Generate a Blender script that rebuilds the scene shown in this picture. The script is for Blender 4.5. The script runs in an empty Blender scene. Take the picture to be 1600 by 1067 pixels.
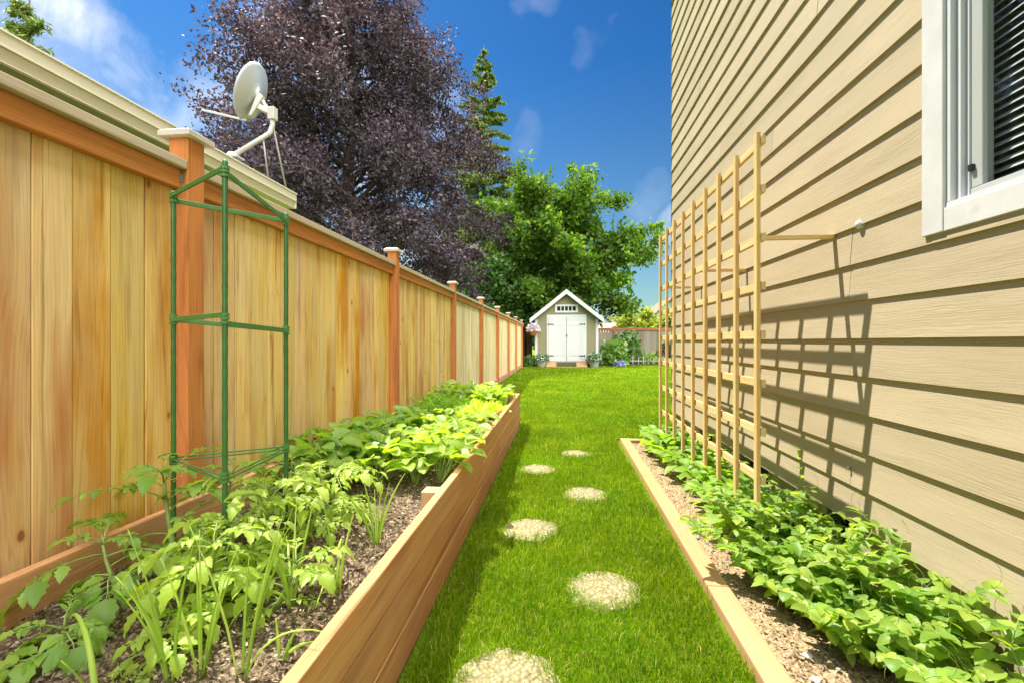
SKY_STR, SUN_E, EXPO, SKY_SAT, SKY_VAL, FILL_CLOUD = .15, 3.2, 1.80, 1.10, 1.0, (17.0, 16.8, 16.4)
import bpy, bmesh, math, random
import numpy as np
from mathutils import Vector, Matrix, Euler, noise as mnoise
random.seed(7); rng = np.random.default_rng(7)
sc = bpy.context.scene
COL = sc.collection
R = math.radians
PI = math.pi

# ------------------------------------------------------------------ camera
YAW = math.atan(75/711); CS, SN = math.cos(YAW), math.sin(YAW); F = 711.0; H = 1.10
cam = bpy.data.cameras.new('camera'); cam.sensor_width = 36; cam.lens = 36*F/1600; cam.clip_start = .02; cam.clip_end = 2000
camo = bpy.data.objects.new('camera', cam); COL.objects.link(camo)
camo.location = (0, 0, H); camo.rotation_euler = (R(90), 0, YAW); sc.camera = camo

def ground_at(px, py, z):
    """world point at height z that stands where the photograph shows it"""
    d = F*(H-z)/(py-533.5); l = (px-800)*d/F
    return Vector((l*CS-d*SN, l*SN+d*CS, z))
def sky_dir(px, py):
    l, u = (px-800)/F, (533.5-py)/F
    return Vector((l*CS-SN, l*SN+CS, u)).normalized()

# ------------------------------------------------------------------ tagging
def tag(o, label=None, cat=None, group=None, kind=None):
    if label: o['label'] = label
    if cat: o['category'] = cat
    if group: o['group'] = group
    if kind: o['kind'] = kind
    return o
def thing(name, label, cat, loc=(0, 0, 0), group=None, rz=0):
    o = bpy.data.objects.new(name, None); COL.objects.link(o); o.empty_display_size = .1
    o.location = loc; o.rotation_euler = (0, 0, rz)
    return tag(o, label, cat, group)
def copy_tree(o, parent=None):
    c = o.copy(); COL.objects.link(c)
    if parent: c.parent = parent
    for ch in list(o.children): copy_tree(ch, c)
    return c

# ------------------------------------------------------------------ mesh builder
class MB:
    def __init__(s): s.v = []; s.f = []; s.m = []; s.mi = 0
    def add(s, vs, fs):
        b = len(s.v); s.v += [tuple(p) for p in vs]
        s.f += [tuple(i+b for i in f) for f in fs]; s.m += [s.mi]*len(fs)
    def box(s, x0, x1, y0, y1, z0, z1):
        s.add([(x0,y0,z0),(x1,y0,z0),(x1,y1,z0),(x0,y1,z0),(x0,y0,z1),(x1,y0,z1),(x1,y1,z1),(x0,y1,z1)],
              [(0,3,2,1),(4,5,6,7),(0,1,5,4),(1,2,6,5),(2,3,7,6),(3,0,4,7)])
    def hexa(s, pts): s.add(pts, [(0,3,2,1),(4,5,6,7),(0,1,5,4),(1,2,6,5),(2,3,7,6),(3,0,4,7)])
    def bar(s, a, b, w, h, up=(0,0,1)):
        a, b = Vector(a), Vector(b); d = (b-a).normalized(); up = Vector(up)
        r = d.cross(up); 
        if r.length < 1e-4: r = d.cross(Vector((1,0,0)))
        r.normalize(); u = r.cross(d)
        r *= w/2; u *= h/2
        s.hexa([a-r-u, a+r-u, b+r-u, b-r-u, a-r+u, a+r+u, b+r+u, b-r+u])
    def tube(s, pts, rad, n=8, cap=True):
        pts = [Vector(p) for p in pts]
        if not hasattr(rad, '__len__'): rad = [rad]*len(pts)
        vs = []; fs = []; prev = None
        for i, p in enumerate(pts):
            d = (pts[min(i+1, len(pts)-1)]-pts[max(i-1, 0)])
            if d.length < 1e-9: d = Vector((0,0,1))
            d.normalize()
            if prev is None:
                x = d.cross(Vector((0.12,1,0.3)));
                if x.length < .05: x = d.cross(Vector((1,0,0)))
            else: x = prev-d*prev.dot(d)
            x.normalize(); prev = x; y = d.cross(x)
            for k in range(n):
                a = 2*PI*k/n; vs.append(p+(x*math.cos(a)+y*math.sin(a))*rad[i])
        for i in range(len(pts)-1):
            for k in range(n):
                k2 = (k+1) % n; fs.append((i*n+k, i*n+k2, (i+1)*n+k2, (i+1)*n+k))
        if cap:
            fs.append(tuple(range(n-1, -1, -1))); L = (len(pts)-1)*n; fs.append(tuple(range(L, L+n)))
        s.add(vs, fs)
    def lathe(s, prof, c=(0,0,0), n=20):
        c = Vector(c); vs = []; fs = []
        for r, z in prof:
            for k in range(n):
                a = 2*PI*k/n; vs.append((c.x+r*math.cos(a), c.y+r*math.sin(a), c.z+z))
        for i in range(len(prof)-1):
            for k in range(n):
                k2 = (k+1) % n; fs.append((i*n+k, i*n+k2, (i+1)*n+k2, (i+1)*n+k))
        s.add(vs, fs)
    def build(s, name, mats, parent=None, smooth=False, bevel=0, origin=None):
        me = bpy.data.meshes.new(name)
        v = s.v
        if origin is not None: v = [(p[0]-origin[0], p[1]-origin[1], p[2]-origin[2]) for p in v]
        me.from_pydata(v, [], s.f)
        if not isinstance(mats, (list, tuple)): mats = [mats]
        for m in mats: me.materials.append(m)
        if len(mats) > 1: me.polygons.foreach_set('material_index', s.m)
        if smooth: me.polygons.foreach_set('use_smooth', [True]*len(s.f))
        me.update()
        o = bpy.data.objects.new(name, me); COL.objects.link(o)
        if origin is not None: o.location = origin
        if parent: o.parent = parent
        if bevel:
            b = o.modifiers.new('bevel', 'BEVEL'); b.width = bevel; b.segments = 2; b.limit_method = 'ANGLE'
            b.harden_normals = False
        return o
def mesh_np(name, V, Fc, mats, parent=None, smooth=False, matidx=None):
    """V (n,3), Fc (m,k) arrays"""
    me = bpy.data.meshes.new(name); m, k = Fc.shape
    me.vertices.add(len(V)); me.vertices.foreach_set('co', V.astype(np.float32).ravel())
    me.loops.add(m*k); me.loops.foreach_set('vertex_index', Fc.astype(np.int32).ravel())
    me.polygons.add(m); me.polygons.foreach_set('loop_start', np.arange(0, m*k, k, dtype=np.int32))
    try: me.polygons.foreach_set('loop_total', np.full(m, k, dtype=np.int32))
    except Exception: pass
    if not isinstance(mats, (list, tuple)): mats = [mats]
    for mm in mats: me.materials.append(mm)
    if matidx is not None: me.polygons.foreach_set('material_index', matidx.astype(np.int32))
    if smooth: me.polygons.foreach_set('use_smooth', np.ones(m, dtype=bool))
    me.update(calc_edges=True); me.validate()
    o = bpy.data.objects.new(name, me); COL.objects.link(o)
    if parent: o.parent = parent
    return o

# ------------------------------------------------------------------ materials
class NT:
    def __init__(s, name):
        s.mat = bpy.data.materials.new(name); s.mat.use_nodes = True
        s.t = s.mat.node_tree; s.n = s.t.nodes; s.n.clear(); s.out = s.n.new('ShaderNodeOutputMaterial')
    def new(s, typ, **kw):
        n = s.n.new(typ)
        for k, v in kw.items(): setattr(n, k, v)
        return n
    def lk(s, a, b): s.t.links.new(a, b)
    def val(s, sock, v):
        if hasattr(v, 'is_linked') or isinstance(v, bpy.types.NodeSocket): s.lk(v, sock)
        else: sock.default_value = v
    def math(s, op, a, b=None, clamp=False):
        n = s.new('ShaderNodeMath', operation=op); n.use_clamp = clamp
        s.val(n.inputs[0], a)
        if b is not None: s.val(n.inputs[1], b)
        return n.outputs[0]
    def vmath(s, op, a, b):
        n = s.new('ShaderNodeVectorMath', operation=op); s.val(n.inputs[0], a); s.val(n.inputs[1], b)
        return n.outputs['Value'] if op in ('DOT_PRODUCT', 'LENGTH', 'DISTANCE') else n.outputs[0]
    def noise(s, vec, scale=5, detail=3, rough=.5, dist=0):
        n = s.new('ShaderNodeTexNoise'); s.val(n.inputs['Vector'], vec)
        n.inputs['Scale'].default_value = scale; n.inputs['Detail'].default_value = detail
        n.inputs['Roughness'].default_value = rough; n.inputs['Distortion'].default_value = dist
        return n.outputs[0]
    def ramp(s, fac, stops, interp='LINEAR'):
        n = s.new('ShaderNodeValToRGB'); s.val(n.inputs[0], fac); cr = n.color_ramp; cr.interpolation = interp
        while len(cr.elements) < len(stops): cr.elements.new(.5)
        for e, (p, c) in zip(cr.elements, stops):
            e.position = p; e.color = (c[0], c[1], c[2], 1) if hasattr(c, '__len__') else (c, c, c, 1)
        return n.outputs[0]
    def mix(s, fac, a, b, blend='MIX'):
        n = s.new('ShaderNodeMix', data_type='RGBA', blend_type=blend)
        s.val(n.inputs[0], fac)
        for k, v in ((6, a), (7, b)):
            if isinstance(v, bpy.types.NodeSocket): s.lk(v, n.inputs[k])
            else: n.inputs[k].default_value = (v[0], v[1], v[2], 1)
        return n.outputs[2]
    def maprange(s, v, a, b, c=0, d=1):
        n = s.new('ShaderNodeMapRange'); s.val(n.inputs[0], v)
        for i, x in enumerate((a, b, c, d)): n.inputs[1+i].default_value = x
        return n.outputs[0]
    def coord(s, which='Object'): return s.new('ShaderNodeTexCoord').outputs[which]
    def island(s): return s.new('ShaderNodeNewGeometry').outputs['Random Per Island']
    def bump(s, h, strength=.3, dist=.01):
        n = s.new('ShaderNodeBump'); s.lk(h, n.inputs['Height']); n.inputs['Strength'].default_value = strength
        n.inputs['Distance'].default_value = dist; return n.outputs[0]
    def bsdf(s, color, rough=.6, metal=0, bump=None, spec=.5):
        n = s.new('ShaderNodeBsdfPrincipled')
        if isinstance(color, bpy.types.NodeSocket): s.lk(color, n.inputs['Base Color'])
        else: n.inputs['Base Color'].default_value = (*color, 1)
        s.val(n.inputs['Roughness'], rough); n.inputs['Metallic'].default_value = metal
        n.inputs['Specular IOR Level'].default_value = spec
        if bump is not None: s.lk(bump, n.inputs['Normal'])
        return n.outputs[0]
    def fin(s, sh): s.lk(sh, s.out.inputs[0]); return s.mat

def wood(name, axis='Z', base=(.55,.34,.13), light=None, dark=(.20,.08,.02), streak=.5, knots=.5, gray=0., graycol=(.34,.29,.19),
         vary=.25, rough=.65, gscale=1., orange=(.48,.21,.055), green=0.):
    m = NT(name); co = m.coord(); r = m.island()
    light = light or tuple(min(.9, c*1.25) for c in base)
    comb = m.new('ShaderNodeCombineXYZ')
    for i in range(3): m.lk(m.math('MULTIPLY', r, (37., 91., 53.)[i]), comb.inputs[i])
    co = m.vmath('ADD', co, comb.outputs[0])
    def st(k, along):   # stretched along the grain
        v = [k, k, k]; v['XYZ'.index(axis)] = along
        return m.vmath('MULTIPLY', co, tuple(v))
    warp = m.noise(st(2.5*gscale, .9*gscale), 1, 2)
    wv = m.new('ShaderNodeCombineXYZ')
    for i in range(3): m.lk(m.math('MULTIPLY', warp, .10 if 'XYZ'[i] != axis else .0), wv.inputs[i])
    cw = m.vmath('ADD', co, wv.outputs[0])
    v = [110*gscale]*3; v['XYZ'.index(axis)] = 1.7*gscale
    grain = m.noise(m.vmath('MULTIPLY', cw, tuple(v)), 1, 4, .65)
    v2 = [16*gscale]*3; v2['XYZ'.index(axis)] = .8*gscale
    broad = m.noise(m.vmath('MULTIPLY', cw, tuple(v2)), 1, 3, .6)
    col = m.mix(m.maprange(broad, .3, .7), light, base)
    # orange heartwood streaks that start and stop
    patch = m.noise(st(5*gscale, .9*gscale), 1, 3, .55)
    col = m.mix(m.math('MULTIPLY', m.maprange(patch, .47, .62), streak), col, orange)
    v3 = [30*gscale]*3; v3['XYZ'.index(axis)] = 1.1*gscale
    s2 = m.noise(m.vmath('MULTIPLY', cw, tuple(v3)), 1, 4, .6, .6)
    col = m.mix(m.math('MULTIPLY', m.maprange(s2, .56, .70), streak*.85), col, dark)
    if gray:
        g = m.noise(st(3.2*gscale, .8*gscale), 1, 4, .6)
        col = m.mix(m.math('MULTIPLY', m.maprange(g, .44, .60), gray), col, graycol)
    if green:
        g = m.noise(st(2.2*gscale, 1.4*gscale), 1.3, 4, .6)
        col = m.mix(m.math('MULTIPLY', m.maprange(g, .54, .70), green), col, (.36,.32,.09))
    rg_ = m.new('ShaderNodeTexWave', wave_type='RINGS', rings_direction=axis, wave_profile='SAW')
    v4 = [9*gscale]*3; v4['XYZ'.index(axis)] = .45*gscale
    m.lk(m.vmath('MULTIPLY', cw, tuple(v4)), rg_.inputs['Vector']); rg_.inputs['Scale'].default_value = 3.2; rg_.inputs['Distortion'].default_value = 3.5
    rg_.inputs['Detail'].default_value = 2; rg_.inputs['Detail Scale'].default_value = .7
    col = m.mix(m.maprange(rg_.outputs[1], .55, 1, 0, .26), col, m.mix(.55, col, dark))
    col = m.mix(m.maprange(grain, .45, .72, 0, .48), col, m.mix(.6, col, dark))
    if knots:
        vo = m.new('ShaderNodeTexVoronoi'); kv = [7.5*gscale]*3; kv['XYZ'.index(axis)] = 4.0*gscale; kv[0] = kv[0] if axis == 'X' else .8
        m.lk(m.vmath('MULTIPLY', co, tuple(kv)), vo.inputs['Vector']); vo.inputs['Scale'].default_value = 1
        wob = m.noise(st(40*gscale, 22*gscale), 1, 2)
        dd = m.math('ADD', vo.outputs['Distance'], m.math('MULTIPLY', wob, .05))
        sep = m.new('ShaderNodeSeparateColor'); m.lk(vo.outputs['Color'], sep.inputs[0])
        sel = m.math('GREATER_THAN', sep.outputs[0], 1-knots)
        k1 = m.math('MULTIPLY', m.maprange(dd, .18, .05), sel)
        col = m.mix(m.math('MULTIPLY', k1, .6), col, orange)
        k2 = m.math('MULTIPLY', m.maprange(dd, .11, .075), sel)
        col = m.mix(m.math('MULTIPLY', k2, .85), col, dark)
    # board to board tone
    hs = m.new('ShaderNodeHueSaturation'); m.lk(col, hs.inputs['Color'])
    m.lk(m.maprange(r, 0, 1, 1-vary, 1+vary), hs.inputs['Value'])
    r2 = m.math('FRACT', m.math('MULTIPLY', r, 17.3))
    m.lk(m.maprange(r2, 0, 1, .488, .508), hs.inputs['Hue']); m.lk(m.maprange(r2, 0, 1, .85, 1.08), hs.inputs['Saturation'])
    b = m.bump(grain, .35, .003)
    return m.fin(m.bsdf(hs.outputs[0], rough, 0, b, .04))

def leafmat(name, c1, c2, c3=None, trans=.45, rough=.45, tcol=None, clump=0.0, clumpscale=1.0, spec=.4, tgain=1.0):
    m = NT(name); r = m.island()
    col = m.ramp(r, [(0, c1), (.6, c2), (1, c3 or c2)])
    if clump:
        n = m.noise(m.coord(), clumpscale, 3, .6)
        hs = m.new('ShaderNodeHueSaturation'); m.lk(col, hs.inputs['Color']); m.lk(m.maprange(n, .3, .7, 1-clump, 1+clump), hs.inputs['Value'])
        col = hs.outputs[0]
    p = m.bsdf(col, rough, 0, None, spec)
    t = m.new('ShaderNodeBsdfTranslucent')
    tc = m.mix(1, col, tcol or (1.7, 1.8, .5), 'MULTIPLY')
    m.lk(tc, t.inputs[0])
    mx = m.new('ShaderNodeMixShader'); mx.inputs[0].default_value = trans
    m.lk(p, mx.inputs[1]); m.lk(t.outputs[0], mx.inputs[2])
    return m.fin(mx.outputs[0])
def paint(name, c, rough=.5, var=.06, scale=6, bumps=.05, metal=0, dirt=0, dirtcol=(.3,.25,.15)):
    m = NT(name); co = m.coord(); n = m.noise(co, scale, 5, .6)
    col = m.mix(m.maprange(n, .3, .7), tuple(x*(1-var) for x in c), tuple(min(1, x*(1+var)) for x in c))
    if dirt:
        d = m.noise(co, scale*2.3, 6, .7); col = m.mix(m.maprange(d, .58, .75, 0, dirt), col, dirtcol)
    return m.fin(m.bsdf(col, rough, metal, m.bump(m.noise(co, scale*12, 3), bumps, .004), .4))

M = {}
M['board'] = wood('fence_board_wood', 'Z', (.74,.46,.115), (.83,.62,.27), (.24,.085,.012), .85, .65, .5, (.66,.54,.30), .11, green=.05, orange=(.52,.20,.02))
M['board_pale'] = wood('fence_board_wood_pale', 'Z', (.80,.62,.32), (.87,.74,.50), (.26,.11,.025), .6, .5, .5, (.68,.58,.38), .11, green=.10, orange=(.58,.30,.08))
M['post'] = wood('post_wood', 'Z', (.56,.19,.002), (.64,.25,.005), (.13,.04,.006), .6, .4, 0, vary=.12, orange=(.50,.17,.03))
M['rail'] = wood('rail_wood', 'Y', (.54,.195,.004), (.62,.25,.010), (.15,.045,.006), .6, .3, 0, vary=.10, orange=(.46,.17,.035))
M['kick'] = wood('kickboard_wood', 'Y', (.47,.23,.10), (.55,.29,.14), (.2,.08,.03), .3, .3, .4, (.42,.27,.17), vary=.12)
M['caprail'] = wood('cap_rail_wood', 'Y', (.52,.42,.27), (.60,.52,.36), (.26,.15,.06), .25, .2, .5, (.48,.43,.34), vary=.12, orange=(.5,.3,.1))
M['postcap'] = wood('post_cap_wood', 'Y', (.58,.52,.42), (.66,.60,.50), (.35,.28,.18), .1, .0, .4, (.5,.48,.42), vary=.1)
M['bed'] = wood('bed_board_wood', 'Y', (.60,.27,.052), (.67,.35,.085), (.20,.07,.015), .7, .45, .25, (.52,.33,.16), vary=.13, orange=(.45,.18,.05))
M['stake'] = wood('stake_wood', 'Z', (.55,.36,.14), None, (.25,.1,.03), .4, .1, .2)
M['timber'] = wood('edging_timber_wood', 'Y', (.47,.25,.065), (.54,.32,.10), (.26,.11,.035), .4, .2, .3, (.46,.30,.14), vary=.10)
M['lath_v'] = wood('trellis_upright_wood', 'Z', (.72,.47,.10), (.80,.59,.18), (.38,.20,.06), .25, .15, 0, vary=.10, orange=(.6,.36,.12))
M['lath_h'] = wood('trellis_rail_wood', 'Y', (.74,.53,.15), (.82,.64,.24), (.38,.2,.06), .25, .15, 0, vary=.10, orange=(.6,.36,.12))
M['lath_x'] = wood('trellis_brace_wood', 'X', (.74,.51,.17), None, (.38,.2,.06), .25, .1, 0, vary=.08)
M['graywood'] = wood('weathered_fence_wood', 'Z', (.25,.215,.15), (.33,.29,.21), (.07,.055,.035), .35, .2, .6, (.27,.255,.20), vary=.38, orange=(.3,.19,.1))
M['redrail'] = wood('red_rail_wood', 'X', (.27,.095,.022), None, (.14,.045,.015), .3, .0, 0, vary=.1)
M['redpost'] = wood('red_post_wood', 'Z', (.32,.115,.024), None, (.14,.045,.015), .3, .0, 0, vary=.1)
M['darkwood'] = wood('dark_fence_wood', 'Z', (.055,.032,.018), None, (.02,.012,.008), .3, .1, 0, vary=.25)
M['white'] = paint('white_paint', (.57,.575,.58), .45, .03, 3, .06)
M['whiteold'] = paint('worn_white_paint', (.58,.575,.54), .5, .08, 5, .10, dirt=.7, dirtcol=(.45,.38,.28))
M['vinyl'] = paint('window_vinyl', (.40,.41,.38), .35, .03, 3, .02)
M['gutter'] = paint('gutter_paint', (.72,.68,.52), .32, .03, 2, .02)
M['fascia'] = paint('fascia_paint', (.66,.60,.38), .45, .05, 2, .05)
M['darkgreen'] = paint('dark_green_wall', (.018,.032,.012), .7, .1, 3, .1)
M['shingle'] = paint('roof_shingles', (.10,.095,.09), .9, .35, 9, .8)
M['paleroof'] = paint('pale_roof', (.48,.42,.34), .8, .1, 3, .4)
M['shedwall'] = paint('shed_wall_paint', (.235,.215,.125), .6, .04, 3, .1)
M['black'] = paint('black_iron', (.015,.015,.015), .4, .1, 8, .05)
M['dish'] = paint('dish_metal', (.50,.53,.53), .28, .04, 3, .02, .35)
M['dishgray'] = paint('dish_arm_paint', (.52,.52,.46), .4, .05, 6, .05)
M['cage'] = paint('green_plastic', (.040,.125,.030), .35, .18, 30, .08)
M['clip'] = paint('green_plastic_bars', (.065,.18,.045), .4, .15, 30, .08)
M['marker'] = paint('white_plastic', (.75,.74,.68), .4, .03)
M['metal'] = paint('galvanised_steel', (.35,.36,.35), .4, .15, 30, .05, .8)
M['dark'] = paint('dark_void', (.012,.011,.010), .9)
M['room'] = paint('room_wall', (.22,.20,.17), .9)
M['blind'] = paint('blind_slat', (.72,.71,.66), .5, .02)
M['brownwall'] = paint('dark_brown_siding', (.035,.018,.012), .7, .15, 2, .2)
M['sagewall'] = paint('sage_siding', (.22,.25,.08), .7, .08, 2, .2)
M['mat'] = paint('doormat_fibre', (.05,.06,.02), .95, .25, 60, .8)
M['terracotta'] = paint('coir_basket', (.35,.15,.04), .9, .2, 30, .5)
M['stonepot'] = paint('gray_planter', (.28,.29,.27), .8, .15, 12, .3)
M['pink'] = leafmat('pink_petals', (.75,.55,.66), (.80,.70,.76), (.82,.80,.80), .3, .6, (1.1,1,1.1))
M['blue'] = leafmat('blue_petals', (.28,.26,.62), (.45,.42,.75), None, .3, .6, (1,1,1.2))
M['whitepetal'] = leafmat('white_petals', (.78,.77,.74), (.7,.72,.7), None, .3, .6, (1,1,1))
M['yellow'] = leafmat('yellow_petals', (.8,.55,.03), (.8,.6,.05), None, .3)
M['bark'] = paint('bark', (.085,.060,.042), .95, .35, 7, 1.0)

def siding_mat():
    m = NT('siding_paint'); co = m.coord(); r = m.island()
    off = m.new('ShaderNodeCombineXYZ')
    for i in range(3): m.lk(m.math('MULTIPLY', r, (13., 71., 29.)[i]), off.inputs[i])
    co2 = m.vmath('ADD', co, off.outputs[0])
    w = m.noise(m.vmath('MULTIPLY', co2, (3, 2.0, 9)), 1, 3, .5)
    wv = m.new('ShaderNodeCombineXYZ'); m.lk(m.math('MULTIPLY', w, .07), wv.inputs[2])
    cw = m.vmath('ADD', co2, wv.outputs[0])
    wa = m.new('ShaderNodeTexWave', wave_type='BANDS', bands_direction='Z', wave_profile='SAW'); m.lk(m.vmath('MULTIPLY', cw, (1, .25, 1)), wa.inputs['Vector'])
    wa.inputs['Scale'].default_value = 26; wa.inputs['Distortion'].default_value = 2.2; wa.inputs['Detail'].default_value = 3; wa.inputs['Detail Scale'].default_value = 2.2
    fine = m.noise(m.vmath('MULTIPLY', cw, (40, 4, 190)), 1, 3, .6)
    h = m.math('ADD', m.math('MULTIPLY', wa.outputs[1], .5), m.math('MULTIPLY', fine, .6))
    fade = m.noise(m.vmath('MULTIPLY', co2, (2, 1.2, 5)), 1, 2)
    h = m.math('MULTIPLY', h, m.maprange(fade, .35, .65, .35, 1))
    n = m.noise(m.vmath('MULTIPLY', co2, (1, .6, 2)), 1.5, 4, .6)
    col = m.mix(m.maprange(n, .3, .7), (.425,.345,.213), (.475,.390,.250))
    hs = m.new('ShaderNodeHueSaturation'); m.lk(col, hs.inputs['Color']); m.lk(m.maprange(r, 0, 1, .95, 1.05), hs.inputs['Value'])
    return m.fin(m.bsdf(hs.outputs[0], .62, 0, m.bump(h, .42, .005), .25))
M['siding'] = siding_mat()
M['skirt'] = paint('foundation_paint', (.38,.31,.19), .75, .06, 5, .3, dirt=.3)

def soil_mat(name, a, b, c):
    m = NT(name); co = m.coord()
    n = m.noise(co, 9, 5, .65); f = m.noise(co, 75, 4, .7)
    col = m.mix(m.maprange(n, .3, .7), a, b)
    col = m.mix(m.maprange(f, .48, .62), col, c)
    v = m.new('ShaderNodeTexVoronoi'); m.lk(co, v.inputs['Vector']); v.inputs['Scale'].default_value = 130
    hs = m.new('ShaderNodeHueSaturation'); m.lk(col, hs.inputs['Color'])
    sp = m.new('ShaderNodeSeparateColor'); m.lk(v.outputs['Color'], sp.inputs[0]); m.lk(m.maprange(sp.outputs[1], 0, 1, .6, 1.5), hs.inputs['Value'])
    return m.fin(m.bsdf(hs.outputs[0], .95, 0, m.bump(f, .7, .01), .15))
M['soil'] = soil_mat('bed_soil', (.05,.034,.020), (.10,.070,.040), (.26,.20,.125))
M['soil2'] = soil_mat('strip_soil', (.22,.145,.075), (.30,.205,.11), (.42,.32,.19))
M['mulch'] = soil_mat('dark_mulch', (.03,.018,.01), (.06,.035,.02), (.12,.07,.04))
def chip_mat():
    m = NT('soil_chips'); r = m.island()
    return m.fin(m.bsdf(m.ramp(r, [(0, (.03,.02,.012)), (.5, (.10,.072,.042)), (.85, (.27,.21,.135)), (1, (.45,.38,.29))]), .9, 0, None, .2))
M['chips'] = chip_mat()
def grass_mat():
    m = NT('grass_blades'); r = m.island(); co = m.coord()
    col = m.ramp(r, [(0, (.065,.155,.003)), (.45, (.128,.245,.004)), (.8, (.215,.32,.006)), (.93, (.33,.36,.03)), (1, (.52,.45,.18))])
    n = m.noise(co, 1.6, 4, .6)
    hs = m.new('ShaderNodeHueSaturation'); m.lk(col, hs.inputs['Color']); m.lk(m.maprange(n, .3, .7, .75, 1.25), hs.inputs['Value'])
    n2 = m.noise(co, .9, 3, .6); m.lk(m.maprange(n2, .3, .7, .48, .512), hs.inputs['Hue'])
    p = m.bsdf(hs.outputs[0], .55, 0, None, .06)
    t = m.new('ShaderNodeBsdfTranslucent'); m.lk(m.mix(1, hs.outputs[0], (1.5,1.6,.5), 'MULTIPLY'), t.inputs[0])
    mx = m.new('ShaderNodeMixShader'); mx.inputs[0].default_value = .45; m.lk(p, mx.inputs[1]); m.lk(t.outputs[0], mx.inputs[2])
    return m.fin(mx.outputs[0])
M['grass'] = grass_mat()
def lawn_mat():
    m = NT('lawn_ground'); co = m.coord()
    n = m.noise(co, 1.3, 4, .6); f = m.noise(co, 60, 4, .7)
    col = m.mix(m.maprange(n, .3, .7), (.10,.18,.005), (.15,.24,.006))
    col = m.mix(m.maprange(f, .45, .65), col, (.045,.075,.012))
    return m.fin(m.bsdf(col, .9, 0, m.bump(f, .8, .03), .1))
M['lawn'] = lawn_mat()
def step_mat():
    m = NT('pebble_concrete'); co = m.coord()
    v = m.new('ShaderNodeTexVoronoi'); m.lk(co, v.inputs['Vector']); v.inputs['Scale'].default_value = 62
    sp = m.new('ShaderNodeSeparateColor'); m.lk(v.outputs['Color'], sp.inputs[0])
    col = m.ramp(sp.outputs[0], [(0, (.22,.185,.085)), (.5, (.34,.295,.15)), (1, (.47,.42,.26))])
    edge = m.maprange(v.outputs['Distance'], .25, .62)
    col = m.mix(m.math('MULTIPLY', edge, .75), col, (.20,.17,.07))
    h = m.math('SUBTRACT', 1., v.outputs['Distance'])
    return m.fin(m.bsdf(col, .7, 0, m.bump(h, 1.0, .014), .3))
M['step'] = step_mat()
def glass_mat():
    m = NT('window_glass'); t = m.new('ShaderNodeBsdfTransparent'); t.inputs[0].default_value = (.9,.93,.92,1)
    g = m.new('ShaderNodeBsdfGlossy'); g.inputs['Roughness'].default_value = .02
    lw = m.new('ShaderNodeLayerWeight'); fr = m.new('ShaderNodeMath', operation='MULTIPLY_ADD'); m.lk(m.math('POWER', lw.outputs['Facing'], 4.), fr.inputs[0]); fr.inputs[1].default_value = .8; fr.inputs[2].default_value = .04
    mx = m.new('ShaderNodeMixShader'); m.lk(fr.outputs[0], mx.inputs[0]); m.lk(t.outputs[0], mx.inputs[1]); m.lk(g.outputs[0], mx.inputs[2])
    return m.fin(mx.outputs[0])
M['glass'] = glass_mat()
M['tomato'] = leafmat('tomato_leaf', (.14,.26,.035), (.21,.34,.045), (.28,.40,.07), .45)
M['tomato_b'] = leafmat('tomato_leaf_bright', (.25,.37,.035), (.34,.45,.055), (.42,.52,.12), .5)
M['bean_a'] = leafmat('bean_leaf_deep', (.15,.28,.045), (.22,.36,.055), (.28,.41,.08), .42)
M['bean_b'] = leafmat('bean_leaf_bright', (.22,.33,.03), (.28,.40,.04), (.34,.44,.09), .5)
M['stem'] = leafmat('plant_stem', (.20,.30,.06), (.27,.36,.09), None, .25)
M['onion'] = leafmat('onion_leaf', (.26,.39,.055), (.37,.49,.085), (.46,.54,.17), .4)
M['dill'] = leafmat('feathery_leaf', (.17,.33,.015), (.24,.42,.02), None, .45)
M['lettuce'] = leafmat('lettuce_leaf', (.36,.48,.03), (.44,.54,.05), (.50,.58,.12), .5)
M['pea'] = leafmat('pea_leaf', (.15,.28,.040), (.25,.37,.05), (.37,.45,.08), .47, clump=.18, clumpscale=5)
M['beanr'] = leafmat('bean_leaf_strip', (.17,.31,.03), (.23,.38,.045), (.30,.43,.10), .46)
M['beech'] = leafmat('copper_beech_leaf', (.042,.031,.044), (.082,.064,.084), (.16,.115,.125), .22, .60, (1.3,.75,.8), .35, .35, .18)
M['maple'] = leafmat('maple_leaf', (.045,.115,.018), (.085,.17,.022), (.19,.26,.03), .38, .55, (1.6,1.7,.4), .35, .45, .15)
M['conifer'] = leafmat('conifer_needles', (.09,.15,.024), (.15,.215,.032), (.23,.28,.05), .25, .6, (1.3,1.3,.5), .3, .5)
M['yellowtree'] = leafmat('yellow_green_leaf', (.15,.20,.03), (.25,.29,.04), (.36,.38,.07), .4, .5, None, .3, .6)
M['fartree'] = leafmat('distant_conifer', (.05,.10,.06), (.08,.13,.08), None, .2)
M['shrub'] = leafmat('shrub_leaf', (.05,.13,.03), (.09,.19,.04), (.16,.26,.06), .35)
M['hosta'] = leafmat('hosta_leaf', (.10,.22,.05), (.15,.28,.06), (.3,.36,.12), .35)
M['redshrub'] = leafmat('bronze_leaf', (.05,.045,.02), (.09,.07,.03), (.14,.11,.03), .35)
M['palehosta'] = leafmat('pale_leaf', (.35,.40,.10), (.48,.50,.2), None, .35)
# ================================================================== ground
mb = MB(); mb.add([(-400,-300,0),(400,-300,0),(400,700,0),(-400,700,0)], [(0,1,2,3)])
tag(mb.build('lawn', M['lawn']), 'green lawn running back to the shed', 'lawn', kind='structure')

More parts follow.
